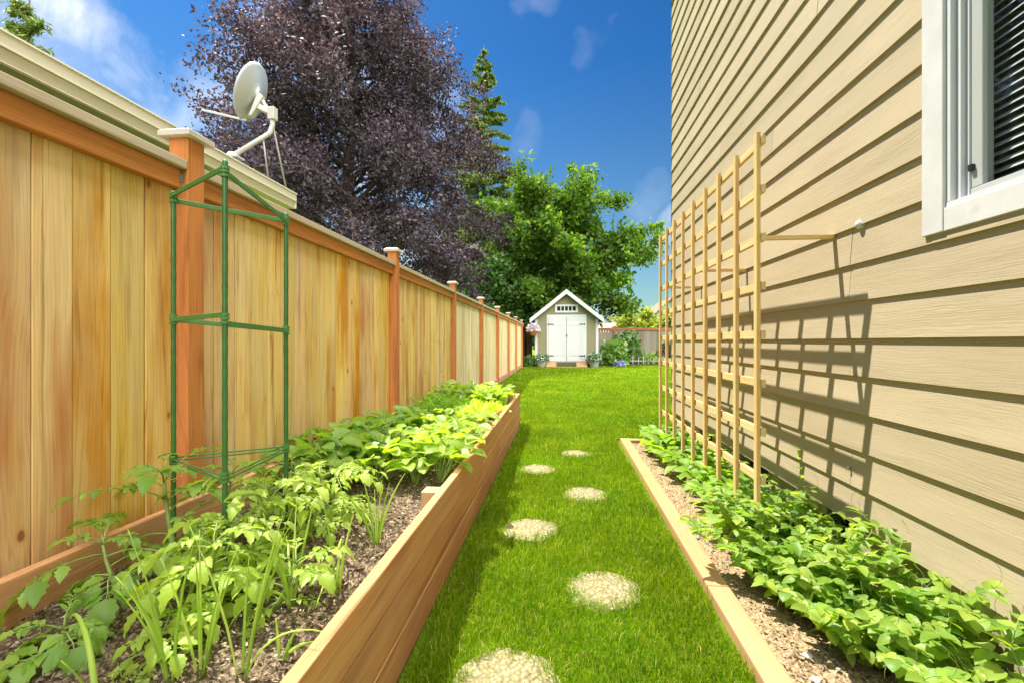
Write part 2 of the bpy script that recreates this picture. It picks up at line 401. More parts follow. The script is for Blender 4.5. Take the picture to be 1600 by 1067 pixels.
def soil_sheet(name, x0, x1, y0, y1, z, amp, step, mat):
    xs = np.arange(x0, x1+step/2, step); ys = np.arange(y0, y1+step/2, step)
    V = np.zeros((len(xs)*len(ys), 3)); i = 0
    for x in xs:
        for y in ys:
            h = mnoise.fractal(Vector((x*7, y*7, 3)), 1.0, 2.0, 3)*amp*.6+abs(mnoise.fractal(Vector((x*32, y*32, 9)), .7, 2.1, 3))*amp*.9
            V[i] = (x, y, z+h); i += 1
    ny = len(ys); a = np.arange((len(xs)-1)*ny).reshape(-1, ny)[:, :-1].ravel()
    Fc = np.stack([a, a+ny, a+ny+1, a+1], 1)
    return mesh_np(name, V, Fc, mat)
tag(soil_sheet('soil', -1.535, -.545, .25, 5.91, .305, .022, .015, M['soil']), 'dark crumbly soil filling the raised bed', 'soil', kind='structure')
tag(soil_sheet('soil', .715, 1.47, .3, 5.06, .008, .014, .016, M['soil2']), 'dry brown soil strip along the house wall', 'soil', kind='structure')
def chips(name, n, region, size, mat, label):
    x0, x1, y0, y1, z, falloff = region
    y = y0+(y1-y0)*rng.random(n)**falloff; x = x0+(x1-x0)*rng.random(n)
    s = size*(.35+rng.random(n)**2*1.6)
    z = z+.010*rng.random(n)
    c = np.stack([x, y, z], 1)
    d = rng.normal(size=(n, 3)); d[:, 2] *= .4; d /= np.linalg.norm(d, axis=1)[:, None]
    e = rng.normal(size=(n, 3)); e[:, 2] *= .5; e -= d*(e*d).sum(1)[:, None]; e /= np.linalg.norm(e, axis=1)[:, None]
    f = np.cross(d, e); s = s[:, None]
    P = [c+d*s, c+e*s*.5, c-d*s*.9, c-e*s*.45, c+f*s*.3+d*s*.1]
    V = np.stack(P, 1).reshape(-1, 3); b = np.arange(n)*5
    Fc = np.concatenate([np.stack([b, b+1, b+4], 1), np.stack([b+1, b+2, b+4], 1), np.stack([b+2, b+3, b+4], 1), np.stack([b+3, b, b+4], 1)])
    return tag(mesh_np(name, V, Fc, mat), label, 'soil crumbs', kind='stuff')
chips('soil_crumbs', 16000, (-1.50, -.56, .8, 5.8, .322, 1.7), .0062, M['chips'], 'small crumbs and bark chips on the bed soil')
chips('soil_crumbs', 14000, (.74, 1.44, 1.1, 5.0, .016, 1.8), .005, M['chips'], 'fine dry crumbs and grit on the soil strip')
mb = MB(); mb.box(1.75, 9, 21.2, 23.6, -.05, .05); tag(mb.build('flower_bed_soil', M['mulch'], bevel=.03), 'dark mulch bed in front of the weathered back fence', 'soil', kind='structure')

# stepping stones
stones = [(-.165,1.43,.175),(.19,2.03,.160),(-.172,2.64,.168),(.182,3.285,.158),(-.19,3.89,.155),(.155,4.47,.14)]
slab = ['nearest pebbled stepping stone, cut off by the bottom of the picture','large round pebbled stepping stone, second from the camera, right of the row',
 'pebbled stepping stone beside the raised bed, third from the camera','pebbled stepping stone right of the row, fourth from the camera',
 'small pebbled stepping stone left of the row, fifth from the camera','farthest small stepping stone, almost lost in the grass']
for (x, y, r), lb in zip(stones, slab):
    mb = MB(); prof = []; n = 40
    rad = [r*(1+.10*mnoise.noise(Vector((math.cos(a)*2+x*9, math.sin(a)*2+y*9, 0)))) for a in [2*PI*k/n for k in range(n)]]
    rings = [(.0, .016), (.5, .0162), (.95, .0158), (.99, .013), (1, .006), (1, -.02)]
    vs = [(0, 0, .026)]; fs = []
    for q, z in rings[1:]: vs += [(rad[k]*q*math.cos(2*PI*k/n), rad[k]*q*math.sin(2*PI*k/n), z) for k in range(n)]
    fs += [(0, 1+k, 1+(k+1) % n) for k in range(n)]
    for i in range(len(rings)-2):
        for k in range(n): k2 = (k+1) % n; fs.append((1+i*n+k, 1+(i+1)*n+k, 1+(i+1)*n+k2, 1+i*n+k2))
    mb.add(vs, fs); o = mb.build('stepping_stone', M['step'], smooth=True); o.location = (x, y, 0); o.rotation_euler = (R(random.uniform(-1.5,1.5)), R(random.uniform(-1.5,1.5)), random.random()*6)
    tag(o, lb, 'stepping stone', 'round stepping stones across the lawn')

# grass blades
def grass(zones):
    VV = []; FF = []; nb = 0
    for (x0, x1, y0, y1, dens, w, L) in zones:
        n = int((x1-x0)*(y1-y0)*dens); x = x0+(x1-x0)*rng.random(n); y = y0+(y1-y0)*rng.random(n)
        ok = np.ones(n, bool)
        ok &= ~((x < -.50+.012*np.sin(y*9)) & (y < 5.93)); ok &= ~((x > .615+.01*np.sin(y*13)) & (y < 5.12) )
        ok &= ~((x > 1.40) & (y < 6.0)); ok &= ~((x > -1.2) & (x < 1.75) & (y > 19.4)); ok &= x > -1.54
        fr = np.zeros(n)
        for sx, sy, sr in stones:
            d = np.hypot(x-sx, y-sy)
            th = np.arctan2(y-sy, x-sx); ok &= d > sr*.90+.014*np.sin(th*7+sx*30)+.012*np.sin(th*13+sy*20)+.038*(rng.random(n)-.72)
            fr = np.maximum(fr, np.clip(1-(d-sr*.85)/.07, 0, 1))
        # thinned patches
        x, y, fr = x[ok], y[ok], fr[ok]; n = len(x)
        patch = .5+.5*np.sin(x*7.3+2*np.sin(y*3.1))*np.sin(y*5.7+1.7*np.sin(x*4.7))
        l = L*(.55+.75*rng.random(n))*(.8+.35*patch)*(1+.35*fr)
        az = rng.random(n)*2*PI; lean = .15+.75*rng.random(n)**1.3+.35*fr
        ww = w*(.7+.6*rng.random(n))
        dx, dy = np.cos(az), np.sin(az); a2 = rng.random(n)*2*PI; sxx, syy = np.cos(a2)*ww/2, np.sin(a2)*ww/2
        z0 = np.full(n, -.004)
        bx, by = x, y
        mx, my, mz = x+dx*l*lean*.35, y+dy*l*lean*.35, l*.6
        tx, ty, tz = x+dx*l*lean, y+dy*l*lean, l*(1-.35*lean)
        V = np.stack([np.stack([bx-sxx, by-syy, z0], 1), np.stack([bx+sxx, by+syy, z0], 1),
                      np.stack([mx+sxx*.85, my+syy*.85, mz], 1), np.stack([mx-sxx*.85, my-syy*.85, mz], 1),
                      np.stack([tx+sxx*.12, ty+syy*.12, tz], 1), np.stack([tx-sxx*.12, ty-syy*.12, tz], 1)], 1).reshape(-1, 3)
        b = nb+np.arange(n)*6
        FF += [np.stack([b, b+1, b+2, b+3], 1), np.stack([b+3, b+2, b+4, b+5], 1)]; VV.append(V); nb += n*6
    return mesh_np('grass', np.concatenate(VV), np.concatenate(FF), M['grass'], smooth=True)
g = grass([(-.52,.64,1.15,2.4,30000,.0024,.040),(-.52,.66,2.4,4.2,17000,.0032,.040),(-.52,1.40,4.2,6.0,11000,.0042,.042),
           (-1.54,2.6,5.9,9.0,5500,.0058,.042),(-1.54,4.0,9.0,13.5,1900,.009,.045),(-1.54,7,13.5,21.3,750,.014,.05)])
tag(g, 'short bright green grass blades of the lawn', 'grass', kind='stuff')

# ================================================================== cedar fence
fence = thing('cedar_fence', 'new cedar board fence with capped posts along the left side', 'fence', (-1.6, 8, 0))
fence.location = (0, 0, 0)
PY = [1.754+2.44*k for k in range(-1, 8)]
for i, y in enumerate(PY):
    mb = MB(); mb.box(-1.639, -1.55, y, y+.089, -.1, 1.955)
    p = mb.build('post', M['post'], fence, bevel=.004)
    mb = MB(); c = (-1.5945, y+.0445); a = .072; b = .060
    mb.hexa([(c[0]-a,c[1]-a,1.955),(c[0]+a,c[1]-a,1.955),(c[0]+a,c[1]+a,1.955),(c[0]-a,c[1]+a,1.955),(c[0]-a,c[1]-a,1.978),(c[0]+a,c[1]-a,1.978),(c[0]+a,c[1]+a,1.978),(c[0]-a,c[1]+a,1.978)])
    mb.hexa([(c[0]-a,c[1]-a,1.978),(c[0]+a,c[1]-a,1.978),(c[0]+a,c[1]+a,1.978),(c[0]-a,c[1]+a,1.978),(c[0]-b+.01,c[1]-b+.01,1.991),(c[0]+b-.01,c[1]-b+.01,1.991),(c[0]+b-.01,c[1]+b-.01,1.991),(c[0]-b+.01,c[1]+b-.01,1.991)])
    cp = mb.build('post_cap', M['postcap'], p, bevel=.002)
for i in range(len(PY)):
    y0 = PY[i]+.089; y1 = PY[i+1] if i+1 < len(PY) else 19.7
    mb = MB(); y = y0+.002
    while y < y1-.02:
        w = random.choice([.118, .128, .133, .136, .140]); ye = min(y+w, y1-.001)
        if y1-ye < .03: ye = y1-.001
        dx = random.uniform(-.0035, .0035)
        mb.box(-1.634+dx, -1.617+dx, y, ye-random.choice([.002, .0025, .004]), .15, 1.76); y = ye
    mb.build('board_panel', M['board'] if i < 3 else M['board_pale'], fence, bevel=.0025)
    mb = MB(); mb.box(-1.645, -1.6365, y0, y1, .16, 1.75); mb.build('backing_rail', M['darkwood'], fence)
    mb = MB(); mb.box(-1.616, -1.578, y0+.001, y1-.001, 1.737, 1.8165); mb.build('top_rail', M['rail'], fence, bevel=.004)
    mb = MB(); mb.box(-1.665, -1.552, y0-.0+.0005, y1-.0005, 1.818, 1.856); mb.build('cap_rail', M['caprail'], fence, bevel=.004)
    mb = MB(); mb.box(-1.616, -1.58, y0+.001, y1-.001, .015, .152); mb.build('kickboard', M['kick'], fence, bevel=.004)
mb = MB(); mb.box(-1.5775, -1.5765, 1.742, 1.7525, 1.765, 1.805); mb.box(-1.5765, -1.566, 1.7515, 1.7535, 1.765, 1.805); mb.build('rail_bracket', M['metal'], fence)

dk = thing('dark_fence', 'old dark brown fence between the cedar fence and the shed', 'fence')
mb = MB(); y = 19.72
while y < 26.2:
    w = .14; mb.box(-1.63+random.uniform(-.004,.004), -1.60, y, y+w-.004, .03, 1.80+random.uniform(-.01,.01)); y += w
mb.build('board_panel', M['darkwood'], dk)
mb = MB(); mb.box(-1.60, -1.56, 19.72, 26.2, 1.70, 1.79); mb.build('top_rail', M['darkwood'], dk)
for y in (22.1, 24.5):
    mb = MB(); mb.box(-1.60, -1.51, y, y+.09, 0, 1.86); mb.build('post', M['darkwood'], dk)

rf = thing('weathered_fence', 'gray weathered board fence with red brown rail across the back', 'fence')
RY = 24.3; xs = [1.0+2.44*k-.55 for k in range(0, 7)]
def ry(x): return RY+(x-1.6)*.18
for i in range(6):
    mb = MB(); x = xs[i]
    while x < xs[i+1]-.02:
        w = min(random.choice([.13, .14, .15]), xs[i+1]-x); y = ry(x)
        mb.hexa([(x,y,.05),(x+w-.014,y+.015,.05),(x+w-.014,y+.04,.05),(x,y+.025,.05),(x,y,1.775),(x+w-.014,y+.015,1.775),(x+w-.014,y+.04,1.775),(x,y+.025,1.775)]); x += w
    mb.build('board_panel', M['graywood'], rf)
    mb = MB(); a, b = xs[i]+.05, xs[i+1]-.05; mb.bar((a, ry(a)-.045, 1.735), (b, ry(b)-.045, 1.735), .05, .09); mb.bar((a, ry(a)-.0, 1.80), (b, ry(b)-.0, 1.80), .13, .035); mb.build('top_rail', M['redrail'], rf)
for x in xs:
    y = ry(x); mb = MB(); mb.box(x-.05, x+.05, y-.05, y+.04, 0, 1.92); mb.build('post', M['redpost'], rf, bevel=.006)

# ================================================================== raised bed
bed = thing('raised_bed', 'long raised garden bed of stacked cedar boards', 'raised bed')
joints = [(-.4, 2.27, 5.95), (-.4, 2.27, 5.95), (-.4, 2.27, 5.95)]
for r in range(3):
    ys = [-.4, 3.05, 5.95] if r != 1 else [-.4, 3.05, 5.95]
    for a, b in zip(ys, ys[1:]):
        o = random.uniform(-.0015, .0015)
        mb = MB(); mb.box(-.558+o, -.52+o, a+.0012, b-.0012, .003+r*.1415, .1405+r*.1415); mb.build('side_board', M['bed'], bed, bevel=.006)
    for a, b in zip([-.4, 2.6, 5.95], [2.6, 5.95]):
        mb = MB(); mb.box(-1.547, -1.51, a+.0012, b-.0012, .003+r*.148, .149+r*.148); mb.build('back_board', M['bed'], bed, bevel=.004)
    mb = MB(); mb.box(-1.509, -.559, 5.912, 5.95, .003+r*.141, .142+r*.141); mb.build('end_board', M['kick'], bed, bevel=.004)
for y in (.75, 2.05, 3.02, 4.55):
    mb = MB(); mb.box(-.64, -.5595, y, y+.085, .05, .405); mb.build('stake', M['stake'], bed, bevel=.003)
for y in (3.42, 4.9):
    mb = MB(); mb.box(-1.509, -1.445, y, y+.07, .05, .42); mb.build('stake', M['stake'], bed, bevel=.003)
for y in (5.83,):
    mb = MB(); mb.box(-.64, -.5595, y, y+.08, .05, .418); mb.build('stake', M['stake'], bed, bevel=.003)

# plant marker
mb = MB(); mb.hexa([(-.014,-.001,0),(.014,-.001,0),(.014,.001,0),(-.014,.001,0),(-.014,-.001,.16),(.014,-.001,.16),(.014,.001,.16),(-.014,.001,.16)])
o = mb.build('plant_marker', M['marker']); o.location = (-1.38, 1.80, .30); o.rotation_euler = (R(-4), R(3), R(12))
tag(o, 'blank white plastic plant marker stuck in the bed behind the cage', 'plant marker')

# edging
edg = thing('garden_edging', 'low cedar timber edging between lawn and soil strip', 'edging')
ey = [.2, 2.05, 3.70, 5.09]
def ex(y): return .630+.0065*(y-1.3)
for a, b in zip(ey, ey[1:]):
    mb = MB(); x0, x1 = ex(a), ex(b); a += .0015; b -= .0015
    mb.hexa([(x0,a,-.06),(x0+.092,a,-.06),(x1+.092,b,-.06),(x1,b,-.06),(x0,a,.046),(x0+.092,a,.046),(x1+.092,b,.046),(x1,b,.046)]); mb.build('timber', M['timber'], edg, bevel=.006)
mb = MB(); mb.box(ex(5)+.0935, 1.40, 5.0, 5.089, -.06, .044); mb.build('timber', M['timber'], edg, bevel=.006)

# ================================================================== tomato cage
cg = thing('tomato_cage', 'green plastic three pole tomato cage standing in the raised bed', 'plant support', (0, 0, 0))
A, B, C = (-1.436, 1.558), (-1.120, 1.420), (-1.137, 1.79)
tops = {'A': 1.66, 'B': 1.708, 'C': 1.635}
P3 = {'A': A, 'B': B, 'C': C}
for k, (x, y) in P3.items():
    mb = MB(); pts = []; rad = []
    z = .12
    while z < tops[k]:
        pts.append((x, y, z)); rad.append(.0088+.0005*math.sin(z*90)); z += .02
    pts.append((x, y, tops[k])); rad.append(.008)
    p = mb.build('pole', M['cage'], cg) if False else None
    mb.tube(pts, rad, 10); p = mb.build('pole', M['cage'], cg, smooth=True)
zr = [{'A': 1.635, 'B': 1.668, 'C': 1.60}, {'A': 1.18, 'B': 1.175, 'C': 1.145}, {'A': .66, 'B': .645, 'C': .655}]
for r, zz in enumerate(zr):
    off = [[.0,.012,.02],[.0,-.03,.012],[.0,.02,.0]][r]
    for i, (a, b) in enumerate(('AB', 'BC', 'CA')):
        pa, pb = P3[a], P3[b]; za, zb = zz[a], zz[b]
        if r == 1 and i == 0: zb += .014
        if r == 1 and i == 1: za -= .016
        if r == 0: za += (.006, -.006, .004)[i]; zb += (.008, -.004, -.008)[i]
        mb = MB(); d = Vector((pb[0]-pa[0], pb[1]-pa[1], 0)).normalized()
        nn = Vector((d.y, -d.x, 0))*.009
        if r == 2 and i > 0 or (r == 2 and i == 0):
            for q in (-.006, .006): mb.bar((pa[0]+nn.x, pa[1]+nn.y, za+q), (pb[0]+nn.x, pb[1]+nn.y, zb+q), .006, .006)
        else:
            mb.bar((pa[0]+nn.x, pa[1]+nn.y, za), (pb[0]+nn.x, pb[1]+nn.y, zb), .007, .017)
        mb.build('crossbar', M['clip'], cg, bevel=.0015)
    for k, (x, y) in P3.items():
        mb = MB()
        for q in (-.012, .002, .014): mb.lathe([(.0095, -.005), (.0135, -.005), (.0135, .005), (.0095, .005)], (x, y, zz[k]+q), 12)
        mb.build('clip', M['clip'], cg, smooth=False)
# ================================================================== trellis
tr = thing('wooden_trellis', 'tall new wooden lattice trellis braced off the house wall', 'trellis')
TX = 1.03
for k in range(9):
    y = 2.50+.2885*k; s = random.uniform(-.003, .003)
    mb = MB(); mb.box(TX-.0105+s, TX+.0105+s, y, y+.037, .02, 2.192+random.uniform(-.006,.006)); mb.build('upright', M['lath_v'], tr, bevel=.0018)
for k in range(8):
    z = 2.149-.2533*k; mb = MB(); mb.box(TX+.0125, TX+.0325, 2.485, 4.86, z-.021, z+.021); mb.build('rail', M['lath_h'], tr, bevel=.0018)
for y in (2.515, 3.63, 4.75):
    mb = MB(); mb.box(TX+.0335, 1.414, y, y+.03, 1.633, 1.653); mb.build('brace', M['lath_x'], tr, bevel=.0015)

# ================================================================== house on the right
hs = thing('sided_house', 'tan lap sided house wall along the right side', 'house')
WX = 1.43; E = .178; ZB = 1.1155-5*E; YC = 5.96; WZ0, WZ1, WY0, WY1 = 1.52, 3.05, .52, 1.89
mb = MB(); jl = {1: [2.39], -1: [2.38, 3.15], -4: [2.38], 0: [3.15], -3: [3.16], 2: [2.38], 4: [2.77], 5: [4.4], 3: [3.9], 7: [3.2], 9: [4.2], 8: [5.0], 11: [3.6], -2: [4.5]}
extra = []
for k in range(-5, 31):
    z = 1.1155+k*E; cuts = [-4.0] + sorted(jl.get(k, [random.uniform(2.5, 5.2)])) + [YC]
    segs = list(zip(cuts, cuts[1:]))
    if z+E > WZ0 and z < WZ1:
        ns = []
        for a, b in segs:
            if b <= WY0 or a >= WY1: ns.append((a, b)); continue
            if a < WY0: ns.append((a, WY0))
            if b > WY1: ns.append((WY1, b))
        segs = ns
        if z < WZ0: extra.append((z, WY0, WY1))
    for a, b in segs:
        d = random.uniform(-.001, .001)
        a += .0012; b -= .0012
        pr = [(WX-.024+d, z), (WX-.0085+d, z+E+.012), (WX-.0008+d, z+E+.012), (WX-.0095+d, z)]
        mb.hexa([(pr[0][0],a,pr[0][1]),(pr[3][0],a,pr[3][1]),(pr[3][0],b,pr[3][1]),(pr[0][0],b,pr[0][1]),
                 (pr[1][0],a,pr[1][1]),(pr[2][0],a,pr[2][1]),(pr[2][0],b,pr[2][1]),(pr[1][0],b,pr[1][1])])
TOPZ = 1.1155+31*E
for z, a, b in extra:
    q = (WZ0-z)/(E+.012)
    mb.hexa([(WX-.024,a,z),(WX-.0095,a,z),(WX-.0095,b,z),(WX-.024,b,z),(WX-.024+.0155*q,a,WZ0),(WX-.0095+.0087*q,a,WZ0),(WX-.0095+.0087*q,b,WZ0),(WX-.024+.0155*q,b,WZ0)])
mb.build('siding', M['siding'], hs)
mb = MB()   # wall core with the window opening, and the far end wall
mb.box(WX, WX+.02, -4, WY0, ZB+.02, TOPZ); mb.box(WX, WX+.02, WY1, YC, ZB+.02, TOPZ); mb.box(WX, WX+.02, WY0, WY1, ZB+.02, WZ0); mb.box(WX, WX+.02, WY0, WY1, WZ1, TOPZ)
mb.box(WX+.02, 9, YC-.15, YC-.001, 0, TOPZ); mb.box(WX+.02, 9, -4, -3.9, 0, TOPZ); mb.box(8.9, 9, -3.9, YC-.15, 0, TOPZ)
mb.build('wall', M['skirt'], hs)
mb = MB()
yy = [-4, 2.40, 2.64, 3.34, 3.82, 4.51, 4.92, YC-.16]
for a, b in ((-4, 2.40), (2.64, 3.34), (3.82, 4.51), (4.92, YC-.16)): mb.box(WX+.012, WX+.10, a, b, -.1, ZB+.018)
for a, b in ((2.40, 2.64), (3.34, 3.82), (4.51, 4.92)): mb.box(WX+.012, WX+.10, a, b, -.1, .045)
mb.build('foundation', M['skirt'], hs)
for a, b in ((2.40, 2.64), (3.34, 3.82), (4.51, 4.92)):
    mb = MB(); mb.box(WX+.085, WX+.10, a+.001, b-.001, .046, ZB+.018); mb.build('crawl_vent', M['dark'], hs)
mb = MB(); mb.box(WX-.022, WX-.0005, YC+.001, YC+.022, ZB, TOPZ); mb.build('corner_trim', M['metal'], hs)
mb = MB(); mb.add([(WX-.45,-4.4,TOPZ-.1),(WX-.45,YC+.4,TOPZ-.1),(5.2,YC+.4,TOPZ+2.1),(5.2,-4.4,TOPZ+2.1),(9.4,-4.4,TOPZ-.1),(9.4,YC+.4,TOPZ-.1),
   (WX-.45,-4.4,TOPZ-.25),(WX-.45,YC+.4,TOPZ-.25),(9.4,-4.4,TOPZ-.25),(9.4,YC+.4,TOPZ-.25)],
   [(0,3,2,1),(3,4,5,2),(0,1,7,6),(4,8,9,5),(6,7,9,8),(1,2,5,9,7),(0,6,8,4,3)]); mb.build('roof', M['shingle'], hs)
# window
win = thing('window', None, None); del_ = None; win.parent = hs
mb = MB(); X0 = WX-.034
for a, b in ((1.827, 1.924), (.48, .585)):
    mb = MB(); mb.box(X0, WX-.0005, a, b, 1.502, 3.16); mb.build('side_trim', M['whiteold'], win, bevel=.003)
for a, b, nm in ((1.502, 1.588, 'sill'), (3.05, 3.16, 'head_trim')):
    mb = MB(); mb.box(X0+.003, WX-.0005, .5855, 1.8265, a, b); mb.build(nm, M['whiteold'], win, bevel=.003)
mb = MB()   # vinyl frame steps
for (x0, x1, a, b) in ((WX-.022, WX+.06, 1.808, 1.8265), (WX-.004, WX+.07, 1.788, 1.8075), (WX+.012, WX+.075, 1.774, 1.7875)):
    mb.box(x0, x1, a, b, 1.606, 3.03); 
mb.box(WX-.024, WX+.07, .60, 1.8265, 1.5885, 1.6055); mb.box(WX-.024, WX+.07, .60, 1.8265, 3.0305, 3.0495); mb.box(WX-.022, WX+.06, .586, .60, 1.606, 3.03)
mb.build('frame', M['white'], win, bevel=.002)
mb = MB(); mb.box(WX+.018, WX+.055, 1.730, 1.7735, 1.64, 3.03); mb.box(WX+.018, WX+.055, .601, .645, 1.64, 3.03); mb.box(WX+.016, WX+.056, .601, 1.7735, 1.606, 1.6395)
mb.build('sash', M['vinyl'], win, bevel=.003)
mb = MB(); mb.box(WX+.034, WX+.038, .6455, 1.7295, 1.64, 3.029); mb.build('pane', M['glass'], win)
mb = MB(); mb.box(WX+.006, WX+.0175, 1.757, 1.7725, 1.70, 1.722); mb.build('latch', M['black'], win)
mb = MB(); z = 1.65
while z < 3.02:
    a, b = .072, .090; mb.hexa([(WX+a,.61,z),(WX+b,.61,z+.019),(WX+b,1.80,z+.019),(WX+a,1.80,z),(WX+a-.001,.61,z+.0014),(WX+b-.001,.61,z+.0204),(WX+b-.001,1.80,z+.0204),(WX+a-.001,1.80,z+.0014)]); z += .0305
for y in (1.55, .9):
    for x in (WX+.071, WX+.097): mb.box(x-.0008, x+.0008, y, y+.002, 1.64, 3.03)
mb.build('blind', M['blind'], win)
mb = MB(); mb.box(WX+.5, WX+.52, .2, 2.3, 1.2, 3.3); mb.box(WX+.12, WX+.5, 2.3, 2.32, 1.2, 3.3); mb.box(WX+.12, WX+.5, .18, .2, 1.2, 3.3); mb.box(WX+.12,WX+.5,.2,2.3,1.18,1.2); mb.box(WX+.12,WX+.5,.2,2.3,3.3,3.32)
mb.build('room', M['room'], win)
mb = MB(); mb.lathe([(.0, .022), (.008, .021), (.016, .016), (.021, .008), (.022, 0), (.022, -.02)], (0,0,0), 20)
o = mb.build('cable_cap', M['white'], hs, smooth=True); o.location = (WX-.0165, 2.315, 1.652); o.rotation_euler = (0, R(-90), 0)
mb = MB(); mb.tube([(WX-.016,2.385,.485),(WX-.03,2.385,.483)], .004, 8); mb.tube([(WX-.03,2.385,.483),(WX-.033,2.385,.483)], .008, 8); mb.build('nail', M['metal'], hs)

# ================================================================== neighbour house (left)
nh = thing('neighbour_house', 'neighbouring house with cream gutter just above the fence', 'house')
GE = 4.28; GX = -2.60
mb = MB(); pr = [(0,0),(0,-.012),(-.008,-.016),(-.016,-.078),(-.010,-.082),(-.010,-.092),(-.024,-.098),(-.040,-.158),(-.036,-.166),(-.044,-.175),(-.118,-.175),(-.118,0),(-.112,0),(-.112,-.168),(-.052,-.168),(-.034,-.098),(-.022,-.078),(-.012,0)]
n = len(pr); vs = [(GX+p[0], y, 2.567+p[1]*.84) for y in (-3, GE) for p in pr]
mb.add(vs, [(i, (i+1) % n, n+(i+1) % n, n+i) for i in range(n)])
mb.build('gutter', M['gutter'], nh)
mb = MB(); mb.box(GX-.118, GX-.012, GE+.0005, GE+.004, 2.42, 2.567); mb.build('gutter_end_cap', M['gutter'], nh)
mb = MB(); mb.box(GX-.145, GX-.1185, -3, GE, 2.48, 2.585); mb.build('fascia', M['fascia'], nh)
mb = MB(); mb.box(GX-.60, GX-.1455, -3, GE, 2.485, 2.50); mb.build('soffit', M['darkgreen'], nh)
mb = MB(); mb.box(-8.5, -3.10, -3, 3.75, 0, 2.484); mb.build('wall', M['darkgreen'], nh)
RS = math.tan(R(17)); rx = -5.9
mb = MB(); z0 = 2.590; zr_ = z0+(GX-.118-rx)*RS
mb.add([(GX-.06,-3.3,z0-.01),(GX-.06,GE,z0-.01),(rx,GE,zr_),(rx,-3.3,zr_),(2*rx-GX,GE,z0),(2*rx-GX,-3.3,z0),
        (GX-.118,-3.3,z0-.05),(GX-.118,GE,z0-.05),(rx,GE,zr_-.06),(rx,-3.3,zr_-.06),(2*rx-GX,GE,z0-.06),(2*rx-GX,-3.3,z0-.06)],
       [(0,1,2,3),(3,2,4,5),(6,9,8,7),(9,11,10,8),(0,6,7,1),(1,7,8,2),(2,8,10,4),(0,3,9,6),(3,5,11,9),(4,10,11,5)])
mb.build('roof', M['shingle'], nh)

# satellite dish
sd = thing('satellite_dish', 'gray satellite dish on a bent mast at the neighbouring roof edge', 'satellite dish', (-2.82, 3.66, 2.70))
foot = Vector((0, 0, 0)); b1 = Vector((.155, .19, .24)); b2 = Vector((.205, .25, .38)); tp = Vector((.205, .25, .52))
mb = MB(); mb.tube([foot+Vector((-.0,0,.0)), b1, b1.lerp(b2,.5)+Vector((.012,.012,-.012)), b2, tp], .021, 14); mb.build('mast', M['dishgray'], sd, smooth=True)
mb = MB(); mb.lathe([(0,.035),(.03,.03),(.05,.0),(.055,-.015)], (0,0,0), 16); mb.box(-.08,.08,-.05,.05,-.025,-.012); mb.build('foot', M['dishgray'], sd)
mb = MB(); mb.tube([b1+Vector((.0,.0,-.02)), Vector((.10,.34,-.06))], .007, 8); mb.build('strut', M['dishgray'], sd, smooth=True)
mb = MB(); mb.tube([b2, Vector((.10,.62,-.07))], .008, 8); mb.build('strut', M['dishgray'], sd, smooth=True)
mb = MB(); mb.tube([Vector((-.02,.02,.02)), b1+Vector((-.025,-.02,.03))], .004, 6); mb.build('cable', M['black'], sd, smooth=True)
nrm = Vector((-.93, -.10, .36)).normalized(); cen = Vector((.03, .20, .66))
rt = Vector((0,0,1)).cross(nrm).normalized(); upv = nrm.cross(rt)
Mx = Matrix((rt, upv, nrm)).transposed().to_4x4(); Mx.translation = cen
mb = MB(); vs = []; fs = []; n = 40; RW, RH = .205, .255
def ring(q, dz=0): return [(RW*q*math.cos(2*PI*k/n), RH*q*math.sin(2*PI*k/n), -.062*(1-q*q)+dz) for k in range(n)]
qs = [(.12,0),(.35,0),(.6,0),(.8,0),(.93,0),(1,0),(1.025,.004),(1.03,-.004),(1.0,-.012),(.9,-.008),(.7,-.008),(.45,-.008),(.12,-.008)]
for q, dz in qs: vs += ring(q, dz)
for i in range(len(qs)-1):
    for k in range(n): k2 = (k+1) % n; fs.append((i*n+k, i*n+k2, (i+1)*n+k2, (i+1)*n+k))
fs.append(tuple(range(n))); fs.append(tuple(reversed(range((len(qs)-1)*n, len(qs)*n))))
mb.add([Mx @ Vector(v) for v in vs], fs); mb.build('reflector', M['dish'], sd, smooth=True)
mb = MB(); L = lambda *p: Mx @ Vector(p)
mb.hexa([L(-.035,-.22,-.075),L(.035,-.22,-.075),L(.035,.02,-.075),L(-.035,.02,-.075),L(-.03,-.20,-.10),L(.03,-.20,-.10),L(.02,0,-.13),L(-.02,0,-.13)])
mb.bar(L(0,-.10,-.11), tp+Vector((-.02,0,-.03)), .045, .05); mb.bar(L(0,-.02,-.11), tp+Vector((-.01,0,-.06)), .02, .03)
mb.box(tp.x-.032, tp.x+.032, tp.y-.032, tp.y+.032, tp.z-.10, tp.z+.015)
mb.build('bracket', M['dishgray'], sd, bevel=.006)
mb = MB(); mb.bar(L(0,-.255,-.05), L(0,-.31,.36), .012, .02); mb.build('feed_arm', M['dishgray'], sd, bevel=.003)

